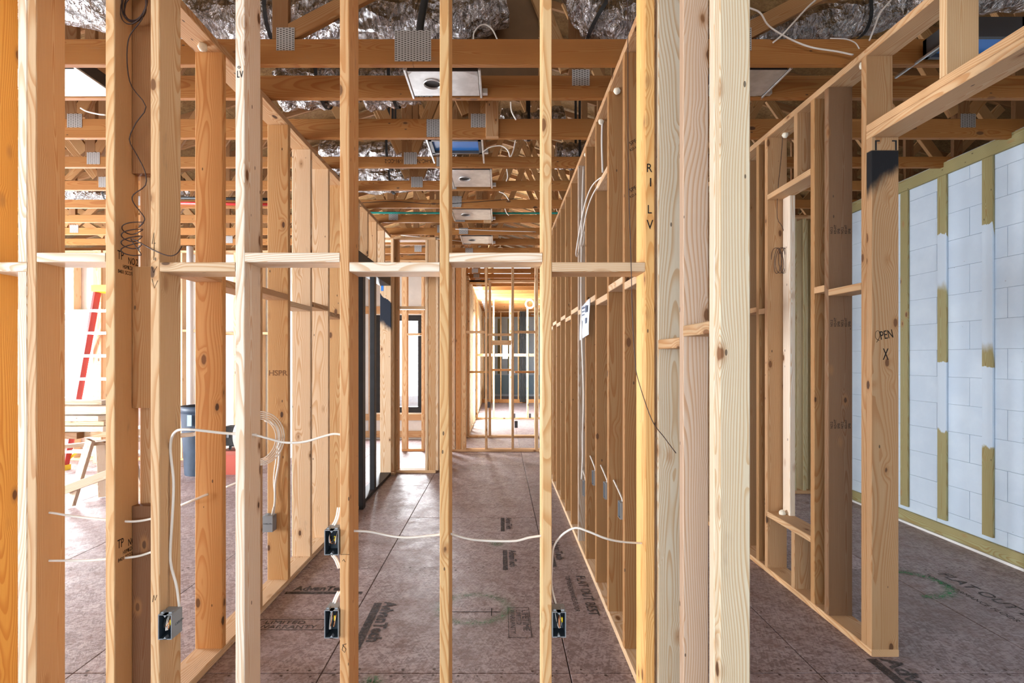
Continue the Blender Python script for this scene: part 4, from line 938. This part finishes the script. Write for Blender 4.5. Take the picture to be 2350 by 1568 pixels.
# ------------------------------------------------------------------ left room: sawhorse with lumber, ladder, bin, tool boxes, pipe
YS = 5.30
sh = empty('sawhorse', (-4.3, YS, 0), 'weathered wooden sawhorse carrying the lumber stack', 'sawhorse')
zt = .70
strut('top_beam', sh, (-4.75, YS - .03, zt - .10), (-3.35, YS + .35, zt - .005), .09, T, (0, 0, 1), GREY)
strut('leg', sh, P(163, 1158, YS), P(208, 1010, YS), .09, T, (.3, 1, 0), GREY)
strut('leg', sh, P(238, 1140, YS + .35), P(232, 1010, YS + .35), .09, T, (-.3, 1, 0), GREY)
strut('leg', sh, F(330, 1150) + Vector((0, 0, .0)), P(290, 1006, 5.5), .09, T, (.3, 1, 0), GREY); strut('leg', sh, F(300, 1110), P(280, 1006, 5.9), .09, T, (.3, 1, 0), GREY)
strut('brace', sh, P(148, 1125, YS - .03), P(262, 1083, YS - .03), .085, T, (0, 1, 0), GREY)
strut('brace', sh, P(185, 1100, YS + .4), P(262, 1104, YS + .4), .09, T, (0, 1, 0), GREY)
def lum(x0p, x1p, yt, yb, Y, d, c, la, sk=0.0):
    x0, x1 = X(x0p, Y), X(x1p, Y); z1, z0 = Z(yt, 5.30), Z(yb, 5.30) + .0005
    o = board('lumber_board', None, x0, x1, Y, Y + d, z0, z1, c); o.rotation_euler.z += sk; tag(o, la, 'board', 'lumber stacked on the sawhorse')
lum(60, 233, 922, 932, 5.40, .18, GREY, 'weathered top board of the stack on the sawhorse')
lum(60, 246, 933, 950, 5.26, .25, CREAM, 'thick cream board, second from top of the stack')
lum(60, 225, 954, 966, 5.24, .22, CREAM, 'cream board with knot in middle of the stack'); lum(100, 238, 966, 976, 5.25, .20, PALE, 'pale board under the knotty one in the stack')
lum(60, 236, 977.5, 989, 5.22, .22, CREAM, 'long cream board near the bottom of the stack'); lum(60, 176, 990, 1004, 5.18, .09, BROWN, 'short brown ended board at bottom left of the stack'); lum(176.5, 300, 990, 1003, 5.28, .14, PALE, 'pale board at the bottom right of the stack')
YL = 7.2
ld = empty('step_ladder', (X(190, YL), YL, 0), 'red fibreglass step ladder with yellow cap in far left room', 'ladder')
def rail(px0, py0, px1, py1, Y0, Y1): strut('rail', ld, P(px0, py0, Y0), P(px1, py1, Y1), .035, .085, (0, 1, 0), mat=RED)
rail(150, 1072, 222, 668, 7.05, 7.25); rail(350, 1072, 290, 668, 7.05, 7.25)
strut('rail', ld, P(160, 1045, 7.62), P(228, 668, 7.34), .03, .05, (0, 1, 0), mat=RED); strut('rail', ld, P(340, 1045, 7.62), P(288, 668, 7.34), .03, .05, (0, 1, 0), mat=RED)
boxes('cap', ld, [(X(214, 7.2), X(298, 7.2), 7.16, 7.42, Z(670, 7.2), Z(655, 7.2))], YELLOW)
for k, (py, pl, pr) in enumerate(((712, 212, 300), (763, 204, 308), (815, 194, 318), (868, 183, 326), (922, 173, 335), (978, 163, 342), (1034, 154, 348))):
    Yk = 7.25 - .2 * (py - 668) / 404
    boxes('step', ld, [(X(pl, Yk), X(pr, Yk), Yk - .05, Yk + .05, Z(py + 5, Yk), Z(py - 1, Yk))], ALU)
strut('foot_brace', ld, P(146, 1062, 7.10), P(178, 1038, 7.12), .03, .02, (0, 1, 0), mat=YELLOW)
for q in (151, 349): boxes('foot', ld, [(X(q, 7.05) - .04, X(q, 7.05) + .03, 7.0, 7.10, 0.0, .07)], YELLOW)
# bin
bc = Vector((X(438, 6.6), 6.85, 0)); V, Fc = [], []; n = 32
prof = [(.20, 0), (.205, .02), (.245, .80), (.252, .82), (.262, .825), (.262, .90), (.250, .90), (.243, .85), (.235, .80), (.195, .03), (0.001, .03)]
for k in range(n):
    a = 2 * math.pi * k / n
    for r, z in prof: V.append((bc.x + math.cos(a) * r, bc.y + math.sin(a) * r, z))
m_ = len(prof)
for k in range(n):
    for q in range(m_ - 1): a, b = k * m_ + q, ((k + 1) % n) * m_ + q; Fc.append((a, b, b + 1, a + 1))
bn = empty('waste_bin', bc, 'dark blue plastic waste bin behind the left studs', 'waste bin')
link('body', mesh('body', V, Fc, BIN, True), bn)
boxes('liner_tab', bn, [(X(430, 6.58), X(440, 6.58), 6.575, 6.585, .66, .80)], plain('pale_blue_film', (0.30, 0.48, 0.62), .5))
p = PVC; pp_ = P(436, 900, 7.45)
tag(tube('vent_pipe', None, [(pp_.x, 7.45, 0.0), (pp_.x, 7.45, 1.6), (pp_.x, 7.45, 3.14)], .045, PVC, 16, 2), 'white vertical vent pipe behind waste bin', 'pipe')
tb = empty('tool_box', (X(530, 6.9), 6.9, 0), 'red tool box on the floor with black tools on top', 'tool box')
boxes('case', tb, [(X(518, 6.9), X(572, 6.9), 6.75, 7.05, 0, .26)], plain('brick_red_plastic', (0.42, 0.07, 0.04), .5)); boxes('lid', tb, [(X(516, 6.9), X(574, 6.9), 6.74, 7.06, .262, .31)], plain('dull_red_plastic', (0.36, 0.08, 0.05), .5))
boxes('handle', tb, [(X(528, 6.9), X(532, 6.9), 6.87, 6.90, .31, .35), (X(548, 6.9), X(552, 6.9), 6.87, 6.90, .31, .35), (X(528, 6.9), X(552, 6.9), 6.87, 6.90, .35, .37)], BLKRUB)
tl = empty('tool_case', (X(535, 6.9), 6.9, .37), 'black tool case on top of the red tool box', 'tool case')
boxes('case', tl, [(X(520, 6.9), X(565, 6.9), 6.80, 7.0, .372, .62)], BLKRUB); boxes('latch', tl, [(X(530, 6.9), X(535, 6.9), 6.79, 6.80, .48, .52)], BOXGR)
# black duct standing far away
tag(boxes('black_riser', None, [(X(1193 + k * 3.6, 17.3), X(1196 + k * 3.6, 17.3), 17.3 + .02 * k, 17.4 + .02 * k, .05, 3.1) for k in range(4)], BLKRUB), 'tall black ribbed pipe bundle at the far end of the corridor', 'pipe')
# hoops hanging far away
for (px, py, Y, r, m, la) in ((1203, 644, 11.2, .10, BLKRUB, 'black hoop hanging from far trusses'), (1216, 698, 12.879, .10, PVC, 'white cable roll hanging in the far room')):
    c = P(px, py, Y); tag(tube('hanging_hoop', None, [(c.x + math.cos(a) * r, Y + (math.sin(a) * r if m is BLKRUB else 0), c.z + (0 if m is BLKRUB else math.sin(a) * r)) for a in [2 * math.pi * i / 16 for i in range(17)]], .022, m, 8, 2), la, 'hoop')

# groups for the repeats that do not have one yet
GR = {'cable': 'loose and stapled cables', 'duct': 'foil ducts above the trusses', 'light housing': 'light housings between the trusses', 'outlet box': 'outlet boxes on the studs',
      'switch box': 'switch boxes along the right corridor wall', 'foam plug': 'foam plugs in the top plates', 'wire': 'thin brown wires', 'hoop': 'hoops hanging far away'}
for o in list(COL.objects):
    if o.parent is None and o.get('category') in GR and not o.get('group'): o['group'] = GR[o['category']]
